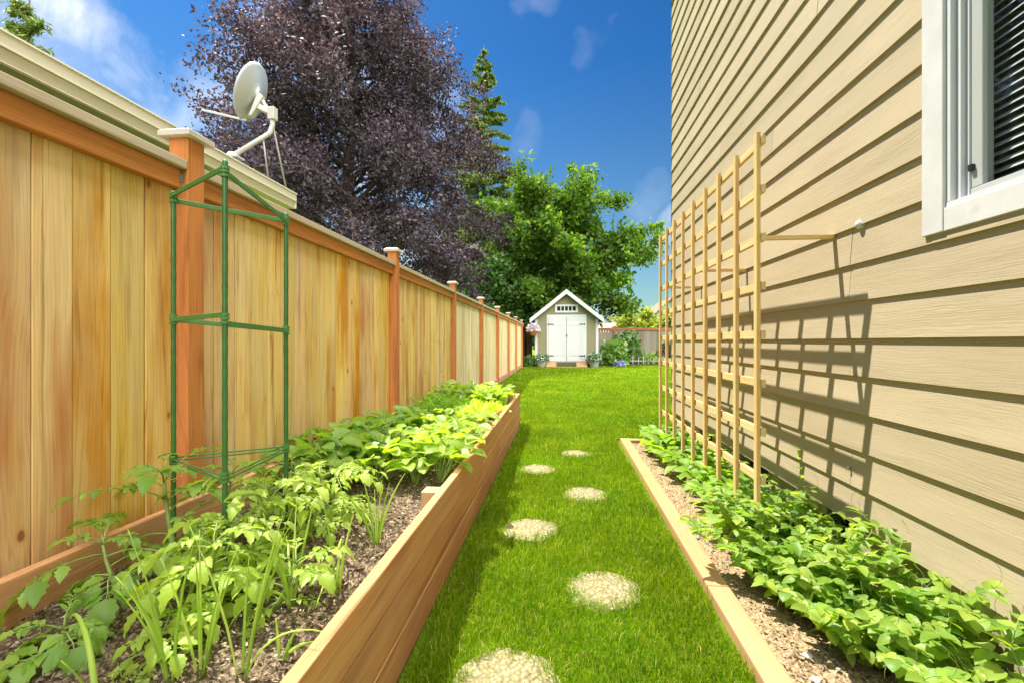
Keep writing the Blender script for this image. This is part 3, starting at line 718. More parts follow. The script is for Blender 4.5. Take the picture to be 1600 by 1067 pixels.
# ================================================================== shed
sx, sy = .28, 20.0
sh = thing('garden_shed', 'small tan garden shed with white double doors at the lawn end', 'shed', (sx, sy, 0))
hw, ez, az, dp = 1.37, 2.02, 3.22, 2.8
mb = MB(); prof = [(-hw,.12),(hw,.12),(hw,ez+.06),(0,az),(-hw,ez+.06)]; n = 5
mb.add([(x,0,z) for x,z in prof]+[(x,dp,z) for x,z in prof], [tuple(range(5)), tuple(range(9,4,-1))]+[(i,n+i,n+(i+1)%n,(i+1)%n) for i in range(n)])
mb.build('wall', M['shedwall'], sh)
sl = (az-ez)/(1.56)
for s in (-1, 1):
    mb = MB(); e = 1.58*s; ezz = ez-.02; t = .07; f = -.26
    pts = lambda y: [(0,y,az+.10),(e,y,ezz+.0),(e,y,ezz+t),(0,y,az+.10+t)]
    mb.hexa([(0,f,az+.04),(e,f,ezz),(e,dp+.2,ezz),(0,dp+.2,az+.04),(0,f,az+.11),(e,f,ezz+.07),(e,dp+.2,ezz+.07),(0,dp+.2,az+.11)]); mb.build('roof', M['shingle'], sh)
    mb = MB(); mb.hexa([(0,f-.03,az-.08),(e*1.005,f-.03,ezz-.11),(e*1.005,f-.001,ezz-.11),(0,f-.001,az-.08),(0,f-.03,az+.12),(e*1.005,f-.03,ezz+.078),(e*1.005,f-.001,ezz+.078),(0,f-.001,az+.12)])
    mb.build('bargeboard', M['white'], sh)
    mb = MB(); mb.box(e-.02*(s>0), e+.02*(s<0), f, dp+.2, ezz-.10, ezz-.001); mb.box(min(e*.88,e), max(e*.88,e), f, dp, ezz-.12, ezz-.101); mb.build('fascia', M['white'], sh)
    mb = MB(); x0, x1 = sorted((s*(hw+.006), s*(hw-.11))); mb.box(x0, x1, -.02, -.001, .12, ez+.03); mb.build('corner_trim', M['white'], sh)
    d0, d1 = sorted((s*.008, s*.775))
    dmb = MB(); dmb.box(d0, d1, -.035, -.002, .235, 2.14)
    door = dmb.build('door', M['white'], sh, bevel=.004)
    mb = MB()
    for z0_, z1_ in ((.25,.36),(.50,.53),(1.80,1.83),(2.02,2.13)): mb.box(d0+.005, d1-.005, -.046, -.0355, z0_, z1_)
    for q in range(1, 5): x = d0+(d1-d0)*q/5; mb.box(x-.004, x+.004, -.038, -.0355, .37, 1.79)
    mb.box(d0+.005, d0+.09, -.045, -.0355, .37, 2.01); mb.box(d1-.09, d1-.005, -.045, -.0355, .37, 2.01); mb.build('batten', M['white'], door)
    for z in (.49, 1.84):
        mb = MB(); a, b = sorted((s*.77, s*.56)); mb.box(a, b, -.056, -.0465, z-.018, z+.018); mb.box(*sorted((s*.765, s*.80)), -.056, -.0465, z-.035, z+.035); mb.build('hinge', M['black'], door)
    if s > 0:
        mb = MB(); mb.box(.006, .03, -.062, -.047, 1.30, 1.42); mb.tube([(.018,-.06,1.38),(.018,-.085,1.36),(.018,-.085,1.30)], .008, 8); mb.build('handle', M['black'], door)
mb = MB(); mb.box(-.86, -.778, -.03, -.001, .235, 2.255); mb.box(.778, .86, -.03, -.001, .235, 2.255); mb.box(-.7775, .7775, -.03, -.001, 2.145, 2.255); mb.build('door_frame', M['white'], sh, bevel=.004)
w = thing('window', None, None); w.parent = sh
mb = MB(); mb.box(-.5,-.405,-.04,-.001,2.345,2.70); mb.box(.405,.5,-.04,-.001,2.345,2.70); mb.box(-.4045,.4045,-.04,-.001,2.345,2.425); mb.box(-.4045,.4045,-.04,-.001,2.62,2.70)
for q in range(1, 5): x = -.405+.81*q/5; mb.box(x-.02, x+.02, -.03, -.0015, 2.4255, 2.6195)
mb.build('frame', M['white'], w); mb = MB(); mb.box(-.404,.404,-.012,-.002,2.426,2.619); mb.build('pane', M['dark'], w)
mb = MB(); mb.hexa([(-.87,-.62,-.02),(.87,-.62,-.02),(.87,-.047,-.02),(-.87,-.047,-.02),(-.87,-.62,.045),(.87,-.62,.045),(.87,-.047,.225),(-.87,-.047,.225)]); mb.build('ramp', M['timber'], sh, bevel=.01)
mb = MB(); mb.hexa([(-.42,-.02,0),(.42,-.02,0),(.42,.40,.128),(-.42,.40,.128),(-.42,-.02,.02),(.42,-.02,.02),(.42,.40,.148),(-.42,.40,.148)])
o = mb.build('doormat', M['mat'], bevel=.004); o.location = (sx, sy-.585, .066); tag(o, 'dark green doormat on the ramp below the shed doors', 'doormat')

# far houses
bh = thing('brown_house', 'two storey dark brown house seen between trees beyond the fence', 'house', (-6.0, 30, 0))
mb = MB(); mb.add([(-2.6,0,2.2),(1.8,0,2.2),(1.8,0,5.9),(.4,0,7.1),(-2.6,0,6.0),(-2.6,6,2.2),(1.8,6,2.2),(1.8,6,5.9),(.4,6,7.1),(-2.6,6,6.0)], [(0,1,2,3,4),(9,8,7,6,5),(0,5,6,1),(1,6,7,2),(4,9,5,0)]); mb.build('wall', M['brownwall'], bh)
mb = MB(); mb.box(-2.65, 1.85, -.06, 6.06, 0, 4.9); mb.build('lower_wall', M['sagewall'], bh)
mb = MB(); mb.box(-2.75, .6, -.09, -.061, 4.6, 6.1) if False else None
mb.hexa([(-3.1,-.5,5.95),(.4,-.5,7.25),(.4,6.4,7.25),(-3.1,6.4,5.95),(-3.1,-.5,6.17),(.4,-.5,7.47),(.4,6.4,7.47),(-3.1,6.4,6.17)])
mb.hexa([(.4,-.5,7.25),(2.4,-.5,5.7),(2.4,6.4,5.7),(.4,6.4,7.25),(.4,-.5,7.47),(2.4,-.5,5.92),(2.4,6.4,5.92),(.4,6.4,7.47)])
mb.build('roof', M['paleroof'], bh)
lh = thing('low_house', 'low house with pale beige roof behind the weathered fence', 'house', (2.5, 45, 0))
mb = MB(); mb.box(-3, 3.3, 0, 6, 0, 2.0); mb.build('wall', M['shedwall'], lh)
mb = MB(); mb.add([(-3.4,-.4,1.95),(3.7,-.4,1.95),(3.5,3,2.98),(-3.4,3,2.98),(-3.4,6.4,1.95),(3.7,6.4,1.95)], [(0,1,2,3),(3,2,5,4),(0,3,4),(1,5,2),(0,4,5,1)]); mb.build('roof', M['paleroof'], lh)
th = thing('teal_house', 'small teal gabled house glimpsed past the house corner', 'house', (10.3, 44, 0))
mb = MB(); mb.add([(-1.3,0,0),(1.6,0,0),(1.6,0,3.6),(.1,0,4.9),(-1.3,0,3.6),(-1.3,6,0),(1.6,6,0),(1.6,6,3.6),(.1,6,4.9),(-1.3,6,3.6)], [(0,1,2,3,4),(9,8,7,6,5),(0,5,6,1),(1,6,7,2),(4,9,5,0)])
mb.build('wall', paint('teal_siding', (.22,.38,.34), .6), th)
mb = MB(); mb.hexa([(-1.6,-.4,3.5),(.1,-.4,5.05),(.1,6.2,5.05),(-1.6,6.2,3.5),(-1.6,-.4,3.65),(.1,-.4,5.2),(.1,6.2,5.2),(-1.6,6.2,3.65)]); mb.hexa([(.1,-.4,5.05),(2,-.4,3.5),(2,6.2,3.5),(.1,6.2,5.05),(.1,-.4,5.2),(2,-.4,3.65),(2,6.2,3.65),(.1,6.2,5.2)])
mb.build('roof', paint('brown_roof', (.25,.15,.09), .8), th)
# ================================================================== plants
def basis(yaw, pitch):
    return Vector((math.cos(yaw)*math.cos(pitch), math.sin(yaw)*math.cos(pitch), math.sin(pitch)))
def oval(t): return max(0, math.sin(PI*min(1, t**.72)))**.8
def heart(t): return max(.0, (math.sin(PI*t**.55)))**.75
def rnd(t): return max(0, math.sin(PI*t**.85))**.55
def serr(t): return max(0, math.sin(PI*t**.62))**1.05*(1+.12*(1 if int(t*9) % 2 else -1))
def blade(t): return (1-t)**.5*min(1, .5+t*3)
def leaf(mb, p, yaw, pitch, L, W, prof=oval, curl=.6, fold=.35, roll=0., n=6, wav=.0):
    p = Vector(p); side0 = Vector((-math.sin(yaw), math.cos(yaw), 0)); vs = []; fs = []
    c = p.copy(); ang = pitch
    for i in range(n+1):
        t = i/n; ang = pitch-curl*t
        d = basis(yaw, ang)
        if i: c = c+d*(L/n)
        s = side0.copy(); s.rotate(Matrix.Rotation(roll, 3, d)); nn = s.cross(d)*-1
        w = W*.5*prof(min(.995, max(.02, t)))
        lift = math.sin(fold)*w; k = math.cos(fold)*w
        wv = wav*W*math.sin(i*2.3+L*70)
        vs += [c+s*k+nn*(lift+wv), c+s*k*.5+nn*lift*.35, c, c-s*k*.5+nn*lift*.35, c-s*k+nn*(lift-wv)]
    for i in range(n):
        for j in range(4):
            a = i*5+j; fs.append((a, a+1, a+6, a+5))
    mb.add(vs, fs)
    return c
def curve(p, yaw, pitch, L, droop, n=6, wob=0):
    pts = [Vector(p)]; a = pitch
    for i in range(n):
        pts.append(pts[-1]+basis(yaw+wob*math.sin(i*1.7), a)*(L/n)); a -= droop/n
    return pts
U = random.uniform
def finish(root, lm, sm, leafname='foliage', lmat=None, smat=None):
    if lm.v: lm.build(leafname, lmat, root, smooth=True)
    if sm and sm.v: sm.build('stem', smat or M['stem'], root, smooth=True)

def tomato_leaf(lm, sm, p, yaw, pitch, L, size):
    pts = curve(p, yaw, pitch, L, 1.1, 7, .12)
    sm.tube(pts, [.0032-.0022*i/7 for i in range(8)], 5)
    for i, sc_ in ((3, .65), (4, .5), (5, .95), (6, .55), (7, 1.15)):
        d = (pts[i]-pts[i-1]).normalized(); yw = math.atan2(d.y, d.x); pt = math.asin(max(-1, min(1, d.z)))
        if i == 7: leaf(lm, pts[i], yw, pt, size*1.15, size*.72, serr, .9, .25, U(-.3, .3), 9, .05)
        else:
            for s in (-1, 1):
                q = curve(pts[i], yw+s*1.05, pt+.1, size*.18, .2, 2); sm.tube(q, .0012, 4)
                leaf(lm, q[-1], yw+s*U(.9, 1.2), pt+U(-.3, .2), size*sc_, size*sc_*.62, serr, U(.5, 1.1), U(.15, .4), s*U(0, .4), 9, .05)
def tomato(root, h, nl, lean, size, lmat, spread=(.16, .27), thick=.009, flowers=False):
    lm, sm = MB(), MB()
    st = curve((0, 0, -.02), lean[0], lean[1], h, -.45, 8, .1)
    sm.tube(st, [thick*(1-.6*i/8) for i in range(9)], 8)
    for k in range(nl):
        i = 1+int(7*(k+.5)/nl); p = st[min(i, 8)].lerp(st[min(i+1, 8)], random.random())
        tomato_leaf(lm, sm, p, k*2.4+U(-.4, .4), U(.05, .9), U(*spread), size*U(.8, 1.25))
    for k in range(3): tomato_leaf(lm, sm, st[8], k*2.1, U(.6, 1.2), .10, size*.6)
    finish(root, lm, sm, 'foliage', lmat)
    if flowers:
        fm = MB()
        for k in range(5):
            for j in range(5): leaf(fm, st[7]+Vector((U(-.05,.09),U(-.06,.06),U(.0,.08))), j*1.26, .4, .014, .006, oval, .4, .1, n=2)
        fm.build('flowers', M['yellow'], root)

BZ = .315
def put(px, py, z=BZ): return ground_at(px, py, z)
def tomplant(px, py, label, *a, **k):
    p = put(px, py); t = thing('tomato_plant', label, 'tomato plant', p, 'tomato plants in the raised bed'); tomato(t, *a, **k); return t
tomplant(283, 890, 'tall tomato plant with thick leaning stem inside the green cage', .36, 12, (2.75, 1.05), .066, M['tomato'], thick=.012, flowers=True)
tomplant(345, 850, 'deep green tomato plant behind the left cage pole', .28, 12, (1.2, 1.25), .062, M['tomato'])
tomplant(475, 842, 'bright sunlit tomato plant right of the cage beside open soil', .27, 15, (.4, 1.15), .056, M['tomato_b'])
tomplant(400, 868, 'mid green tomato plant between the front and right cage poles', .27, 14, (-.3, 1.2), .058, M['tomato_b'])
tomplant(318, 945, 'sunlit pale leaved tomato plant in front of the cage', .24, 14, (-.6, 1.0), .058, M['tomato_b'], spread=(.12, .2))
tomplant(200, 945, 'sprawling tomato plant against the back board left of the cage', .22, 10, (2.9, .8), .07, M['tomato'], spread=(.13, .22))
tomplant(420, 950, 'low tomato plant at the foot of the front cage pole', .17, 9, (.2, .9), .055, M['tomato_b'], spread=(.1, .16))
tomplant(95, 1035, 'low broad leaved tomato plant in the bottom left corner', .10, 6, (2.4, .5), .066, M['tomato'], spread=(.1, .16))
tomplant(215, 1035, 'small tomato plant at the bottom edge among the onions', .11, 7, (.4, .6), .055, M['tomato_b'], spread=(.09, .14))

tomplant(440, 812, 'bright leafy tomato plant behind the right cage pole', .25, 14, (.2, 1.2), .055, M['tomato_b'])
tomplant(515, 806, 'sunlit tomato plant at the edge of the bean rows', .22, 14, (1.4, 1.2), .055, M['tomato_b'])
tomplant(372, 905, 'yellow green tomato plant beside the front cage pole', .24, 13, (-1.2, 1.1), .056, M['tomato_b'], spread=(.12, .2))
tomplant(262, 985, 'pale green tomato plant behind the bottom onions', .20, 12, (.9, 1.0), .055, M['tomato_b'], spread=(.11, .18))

def onion(root, n, h, spread=.3, thick=.0045, bends=()):
    mb = MB()
    for k in range(n):
        yaw = U(0, 2*PI); L = h*U(.7, 1.1); pit = PI/2-U(.05, spread)
        dr = U(.1, .5) if k not in bends else U(1.6, 2.6)
        pts = curve((.008*math.cos(yaw), .008*math.sin(yaw), -.01), yaw, pit, L, dr, 12, .08)
        r = thick*U(.7, 1.15)
        mb.tube(pts, [r*(.85+.3*min(1, i/4))*(1-.85*(i/12)**2.2) for i in range(13)], 7)
    return mb
def onions(px, py, n, h, label, spread=.3, thick=.0042, bends=()):
    o = onion(None, n, h, spread, thick, bends).build('onion_plant', M['onion'], smooth=True); o.location = put(px, py)
    tag(o, label, 'onion', 'spring onions planted through the raised bed')
def arch(px, py, yaw, L, pitch, droop, r, label):
    mb = MB(); pts = curve((0, 0, -.01), yaw, pitch, L, droop, 16); mb.tube(pts, [r*(1-.75*(i/16)**2) for i in range(17)], 8)
    mb.tube(curve((.01, 0, -.01), yaw+2, 1.3, L*.5, .3, 8), [r*.7*(1-.8*(i/8)) for i in range(9)], 7)
    o = mb.build('onion_plant', M['onion'], smooth=True); o.location = put(px, py); tag(o, label, 'onion', 'spring onions planted through the raised bed')
arch(150, 1110, 2.6, .36, 1.75-.3, 2.3, .0065, 'thick single onion leaf hooked over at the bottom left')
onions(8, 1085, 2, .16, 'short onion shoot at the bottom left corner', .3)
onions(268, 1062, 7, .36, 'tall onion clump at the bottom edge before the front cage pole', .2, .0034)
onions(315, 1050, 6, .34, 'onion clump of upright leaves just right of bottom edge clump', .2, .0034)
onions(378, 1062, 7, .37, 'dense onion clump at the bottom edge on sunlit soil', .17, .0034, bends=(1,))
onions(455, 945, 6, .32, 'onion with white bulb showing beside the low tomato plant', .35, bends=(0, 1))
onions(527, 925, 4, .30, 'onion with long drooping leaf next to the lawn side board', .35, bends=(0, 1))
onions(588, 850, 7, .30, 'fan of onion leaves on open soil beside a board stake', .32, bends=(0,))
onions(438, 1028, 3, .13, 'small broken onion on bare soil near the front board', .5, bends=(0,))
fl = ['thin onion on the bare patch nearest the fence', 'wispy bent onion on the bare patch below the feathery greens', 'pair of arching onion leaves mid bare patch',
      'upright onion in front of the bright lettuce', 'onion beside the lawn side board behind the stake', 'onion leaning over the bare patch behind the leafy beans', 'slim onion clump beside the fence side stake']
for (px, py, b), lb in zip(((607,684,()),(650,690,(0,1,2)),(694,694,(0,1)),(732,684,()),(748,680,()),(672,700,(0,1,2)),(632,676,())), fl):
    onions(px, py, 7, .30, lb, .45, .0026, b)

# leafy beans in the bed: a few kinds of plant, copied
def bean(root, n, h, size, lmat, prof=heart):
    lm, sm = MB(), MB()
    for k in range(n):
        yaw = k*2.4+U(-.4, .4); L = h*U(.6, 1.05)
        st = curve((U(-.01,.01), U(-.01,.01), -.01), yaw, U(1.05, 1.45), L, U(.2, .7), 5)
        sm.tube(st, [.0028-.0003*i for i in range(6)], 5)
        d = U(-.1, .95)
        leaf(lm, st[-1], yaw+U(-.7, .7), d, size*U(.75, 1.2), size*U(.62, .92), prof, U(.4, 1.1), U(.1, .45), U(-.4, .4), 6, .03)
    finish(root, lm, sm, 'leaves', lmat)
def protos(name, cat, mk, n):
    out = []
    for i in range(n):
        t = thing(name, None, cat); mk(t, i); out.append(t)
    return out
def scatter(prs, spots, labelf, group, smin=.85, smax=1.15):
    used = set()
    for q, (x, y, z) in enumerate(spots):
        i = q % len(prs); o = prs[i] if i not in used else copy_tree(prs[i]); used.add(i)
        o.location = (x, y, z); o.rotation_euler = (U(-.1,.1), U(-.1,.1), U(0, 6.28)); s = U(smin, smax); o.scale = (s, s, s*U(.92, 1.1))
        o['label'] = labelf(x, y); o['group'] = group
pd = protos('bean_plant', 'bean plant', lambda t, i: bean(t, 16, .23, .095, M['bean_a'], rnd), 4)
pb = protos('bean_plant', 'bean plant', lambda t, i: bean(t, 15, .245, .10, M['bean_b'], rnd), 4)
sd_, sb_ = [], []
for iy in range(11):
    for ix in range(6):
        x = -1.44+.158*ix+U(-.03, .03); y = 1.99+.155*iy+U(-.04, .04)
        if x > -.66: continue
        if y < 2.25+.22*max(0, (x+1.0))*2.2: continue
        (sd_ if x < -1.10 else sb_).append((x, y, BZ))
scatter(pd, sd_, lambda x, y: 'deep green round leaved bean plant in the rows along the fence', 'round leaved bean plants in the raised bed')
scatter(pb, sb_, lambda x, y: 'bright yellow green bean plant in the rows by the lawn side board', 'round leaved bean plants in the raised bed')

def lettuce(t, i):
    lm = MB()
    for k in range(15):
        leaf(lm, (U(-.015,.015), U(-.015,.015), -.01), k*2.4+U(-.3,.3), U(.75, 1.4), .17*U(.75,1.15), .085*U(.8,1.2), oval, U(.2,1.1), .3, U(-.2,.2), 7, .16)
    lm.build('leaves', M['lettuce'], t, smooth=True)
def dill(t, i):
    lm = MB()
    for k in range(14):
        yaw = k*2.4; st = curve((0,0,-.01), yaw, U(1.0,1.45), .22*U(.75,1.1), .5, 7)
        lm.tube(st, .0014, 4)
        for j in range(2, 8):
            for q in range(5): leaf(lm, st[j], U(0,6.28), U(-.2,.9), .045, .007, oval, .4, .1, n=2)
    lm.build('foliage', M['dill'], t, smooth=False)
lp = protos('lettuce', 'lettuce', lettuce, 4); dp_ = protos('feathery_herb', 'herb', dill, 3)
ls, ds = [], []
for iy in range(9):
    for ix in range(6):
        x = -1.40+.15*ix+U(-.03,.03); y = 4.28+.175*iy+U(-.03,.03)
        if x > -.65: continue
        if x < -1.02 and y < 5.15: ds.append((x, y, BZ))
        elif y < 5.02: ls.append((x, y, BZ))
scatter(dp_, ds, lambda x, y: 'feathery bright green herb in the patch by the fence past the onions', 'feathery herbs in the raised bed', 1.0, 1.25)
scatter(lp, ls, lambda x, y: 'upright yellow green lettuce in the row behind the bare soil', 'lettuces in the raised bed', 1.05, 1.3)
pe = protos('bean_plant', 'bean plant', lambda t, i: bean(t, 18, .26, .095, M['bean_b'], rnd), 3)
es = [(-1.40+.16*ix+U(-.03,.03), 5.12+.165*iy+U(-.03,.03), BZ) for iy in range(5) for ix in range(6) if -1.40+.16*ix < -.64]
es = [e for e in es if not (e[0] < -1.02 and e[1] < 5.2)]
scatter(pe, es, lambda x, y: 'bright leafy plant in the far end patch of the raised bed', 'leafy plants at the far end of the raised bed')

# soil strip on the right
pr_ = protos('runner_bean', 'bean plant', lambda t, i: bean(t, 13, .20, .12, M['beanr'], heart), 5)
rs = []
for iy in range(15):
    for ix in range(3):
        y = 2.55+.165*iy+U(-.04,.04); x = .99+.12*ix+U(-.03,.03)-.02*(iy > 11)
        rs.append((x, y, .01))
scatter(pr_, rs, lambda x, y: 'large leaved bean plant at the foot of the trellis, trellis near half' if y < 3.6 else 'pale green bean plant at the far foot of the trellis', 'bean plants along the foot of the trellis', .75, 1.1)
def pea(t, i):
    lm, sm = MB(), MB()
    for v in range(5):
        yaw = v*1.26+U(-.5,.5); st = curve((U(-.03,.03),U(-.03,.03),-.01), yaw, U(.75,1.45), U(.15,.34), U(.1,1.2), 9, .3)
        sm.tube(st, [.0026-.0012*k/9 for k in range(10)], 5)
        for k in range(2, 10):
            s = 1 if k % 2 else -1; d = st[k]-st[k-1]; yw = math.atan2(d.y, d.x)
            for q in (-1, 1): leaf(lm, st[k], yw+q*1.1+U(-.3,.3), U(-.1,.7), .056*U(.7,1.25), .046*U(.75,1.15), heart, U(.2,.9), U(.1,.4), U(-.4,.4), 5, .02)
            pt = curve(st[k], yw+s*U(.7,1.3), U(.3,1.0), .075, .5, 3); sm.tube(pt, .0012, 4)
            for j in (2, 3):
                for q in (-1, 1): leaf(lm, pt[j], yw+s*1+q*U(.8,1.2), U(-.2,.5), .056*U(.65,1.2), .040*U(.8,1.15), oval, U(.2,.9), U(.1,.4), U(-.3,.3), 5, .02)
            if k % 3 == 0: sm.tube(curve(pt[-1], yw+s, .7, .11, -2.5 if k % 2 else 2.5, 7, .5), .0007, 4)
    finish(t, lm, sm, 'leaves', M['pea'])
pp = protos('pea_plant', 'pea plant', pea, 5)
ps = []
for y, x0, x1 in ((1.30,1.25,1.36),(1.45,1.20,1.38),(1.60,1.13,1.38),(1.75,1.06,1.38),(1.90,.98,1.37),(2.05,.95,1.36),(2.2,.95,1.37),(2.35,.95,1.36),(2.5,.97,1.36),(2.64,1.05,1.34)):
    x = x0
    while x <= x1:
        if random.random() > .17: ps.append((x+U(-.05,.02), y+U(-.06,.06), .01))
        x += .16 if y > 1.8 else .13
scatter(pp, ps, lambda x, y: 'tangled pea plant against the house wall nearest the camera' if y < 1.75 else 'tangled pea plant in front of the near trellis post', 'pea plants sprawling along the house wall', .58, 1.25)
t = thing('pea_plant', 'tall upright pea shoot standing above the tangle by the wall', 'pea plant', (1.30, 2.55, .02), 'pea plants sprawling along the house wall')
lm, sm = MB(), MB(); st = curve((0,0,0), 2, 1.5, .50, .1, 10, .3); sm.tube(st, .0028, 5)
for k in range(3, 11):
    for q in (-1, 1): leaf(lm, st[k], k*1.3+q*1.5, U(.4,1.0), .055-.002*k, .04-.002*k, heart, .5, .3, 0, 5)
finish(t, lm, sm, 'leaves', M['pea'])

# pebbles on the soil strip
for (px, py, s), lb in zip(((1262,1024,.017),(1275,1062,.018),(1090,840,.014),(1310,1045,.009)), ('pale flat pebble on the dry soil strip', 'pale pebble at the bottom edge of the soil strip', 'gray pebble beside the edging timber', 'tiny white pebble near the pea plants')):
    mb = MB(); n = 10; mb.lathe([(.001, s*.5), (s*.5, s*.45), (s*.9, s*.2), (s, 0), (s*.6, -s*.2)], (0,0,0), 9)
    mb.v = [(x*(1+.3*math.sin(i*2.1)), y*(.8+.2*math.cos(i*1.3)), z) for i, (x, y, z) in enumerate(mb.v)]
    o = mb.build('pebble', M['whitepetal'] if s > .015 else M['stonepot'], smooth=True); o.location = ground_at(px, py, .02); tag(o, lb, 'pebble')

# ================================================================== trees
def leafquads(P, size, aspect, rngl, droop=0., D=None):
    n = len(P); d = rngl.normal(size=(n, 3)); d[:, 2] -= droop
    if D is not None: d += D
    d /= np.linalg.norm(d, axis=1)[:, None]
    e = rngl.normal(size=(n, 3)); e -= d*(e*d).sum(1)[:, None]; e /= np.linalg.norm(e, axis=1)[:, None]
    s = (size*(.6+.8*rngl.random(n)))[:, None]; w = s*aspect; f = np.cross(d, e)
    V = np.stack([P-d*s*.5, P+e*w*.5+f*s*.08, P+d*s*.5, P-e*w*.5+f*s*.08], 1).reshape(-1, 3)
    return V, np.arange(n*4).reshape(-1, 4)
def grow(base, pts_dir, L, n, droop, wob, rg):
    """a limb as n+1 points"""
    p = np.array(base, float); d = np.array(pts_dir, float); d /= np.linalg.norm(d); out = [p.copy()]
    for i in range(n):
        d = d+np.array([0, 0, -droop/n])+rg.normal(size=3)*wob; d /= np.linalg.norm(d); p = p+d*(L/n); out.append(p.copy())
    return np.array(out)
def broadleaf(name, label, cat, loc, seed, trunk_h, trunk_r, limbs, twigs, leaves, size, aspect, mat, jit, droopleaf=.2, group=None, twig_droop=.8, limbs_fn=None, twl=(.8, 2.0), wob=.12):
    rg = np.random.default_rng(seed); t = thing(name, label, cat, loc, group)
    tm = MB(); tp = [Vector((.12*math.sin(z*.9+seed), .12*math.cos(z*.7+seed)-.12, z)) for z in np.linspace(-.2, trunk_h, 14)]
    tm.tube(tp, [trunk_r*(1.25 if i == 0 else 1)*(1-.85*(i/13)) for i in range(14)], 10)
    allP = []; allD = []
    for k in range(limbs):
        z, az, L, el, dr = limbs_fn(k, rg)
        b = tp[min(13, max(0, int(13*z/trunk_h)))]
        lp_ = grow((b.x, b.y, z), (math.cos(az)*math.cos(el), math.sin(az)*math.cos(el), math.sin(el)), L, 9, dr, wob, rg)
        r0 = trunk_r*.34*(1-.6*z/trunk_h)*min(1, L/4+.3)
        tm.tube([Vector(q) for q in lp_], [max(.008, r0*(1-.9*i/9)) for i in range(10)], 6, False)
        m = max(3, int(twigs*L))
        for j in range(m):
            u = .22+.78*rg.random()**.75; i = min(8, int(u*9)); q = lp_[i]+(lp_[i+1]-lp_[i])*(u*9-i)
            ax = lp_[i+1]-lp_[i]; ax /= np.linalg.norm(ax)
            dd = rg.normal(size=3)*.9+ax*.8; l2 = (twl[0]+(twl[1]-twl[0])*rg.random())*(1.1-.5*u)
            tw = grow(q, dd, l2, 5, twig_droop, .15, rg)
            if j % 3 == 0: tm.tube([Vector(x) for x in tw], [max(.004, r0*.25*(1-.9*a/5)) for a in range(6)], 4, False)
            nl = int(leaves*l2*(.6+.8*rg.random())); uu = rg.random(nl)**.8*4.999; ii = uu.astype(int)
            P = tw[ii]+(tw[ii+1]-tw[ii])*(uu-ii)[:, None]+rg.normal(size=(nl, 3))*jit
            allP.append(P)
    P = np.concatenate(allP); V, Fc = leafquads(P, size, aspect, rg, droopleaf)
    o = mesh_np('crown', V, Fc, mat, t); tb = tm.build('trunk', M['bark'], t, smooth=True)
    return t, len(P)

# copper beech: broad cone with drooping skirts
def beech_l(k, rg):
    z = 2.6+16.5*(k/150)**.9; az = k*2.39996+rg.normal()*.2
    R_ = 8.3*(1-((z-4)/19.)**1.5 if z > 4 else 1)
    R_ = max(1.2, R_)*(.78+.34*rg.random())*(1+.10*math.sin(az*3+z))
    return z, az, R_, .62+.25*rg.random(), .95+.5*rg.random()
cnt = {}
_, cnt['beech'] = broadleaf('copper_beech', 'huge dark purple copper beech tree behind the fence', 'tree', (-10.2, 21.5, 0), 3, 20, .42, 150, 3.6, 48, .145, .62, M['beech'], .20, .3, None, 1.0, beech_l, (1.0, 2.4))
def maple_l(k, rg):
    z = 2.3+6.3*(k/85); az = k*2.39996+rg.normal()*.25
    R_ = 4.6*math.sqrt(max(.12, 1-((z-4.0)/5.6)**2))*(.55+.62*rg.random())*(1+.22*math.cos(az)*(z < 6))
    return z, az, R_, .30+.5*(z/9)+.2*rg.random(), .25+.5*rg.random()
_, cnt['maple'] = broadleaf('maple_tree', 'spreading green maple tree right behind the garden shed', 'tree', (-.45, 26.2, 0), 11, 9.3, .26, 85, 4.6, 44, .22, .75, M['maple'], .17, .35, None, .5, maple_l, (.6, 1.5))
def yt_l(k, rg):
    z = .9+2.3*(k/34); az = k*2.4+rg.normal()*.2
    return z, az, 2.0*math.sqrt(max(.1, 1-((z-1.6)/2.3)**2))*(.8+.3*rg.random()), .5+.3*rg.random(), 1.0
broadleaf('weeping_tree', 'small yellow green drooping tree behind the back fence', 'tree', (6.0, 38, 0), 5, 3.3, .12, 36, 5, 55, .20, .6, M['yellowtree'], .14, .5, None, 1.2, yt_l, (.5, 1.2))
broadleaf('bushy_tree', 'small yellow green tree seen through the trellis', 'tree', (8.6, 36, 0), 6, 3.4, .12, 30, 5, 50, .2, .6, M['yellowtree'], .14, .3, None, .8, yt_l, (.5, 1.2))
def ug_l(k, rg):
    z = 1.0+4.0*(k/40); az = k*2.4+rg.normal()*.2
    return z, az, 2.4*(.7+.4*rg.random()), .5+.3*rg.random(), .6
broadleaf('understory_tree', 'yellow green bushy tree in front of the brown house', 'tree', (-3.6, 25.5, 0), 8, 4.6, .14, 40, 5, 46, .2, .65, M['shrub'], .16, .3, None, .6, ug_l, (.5, 1.3))

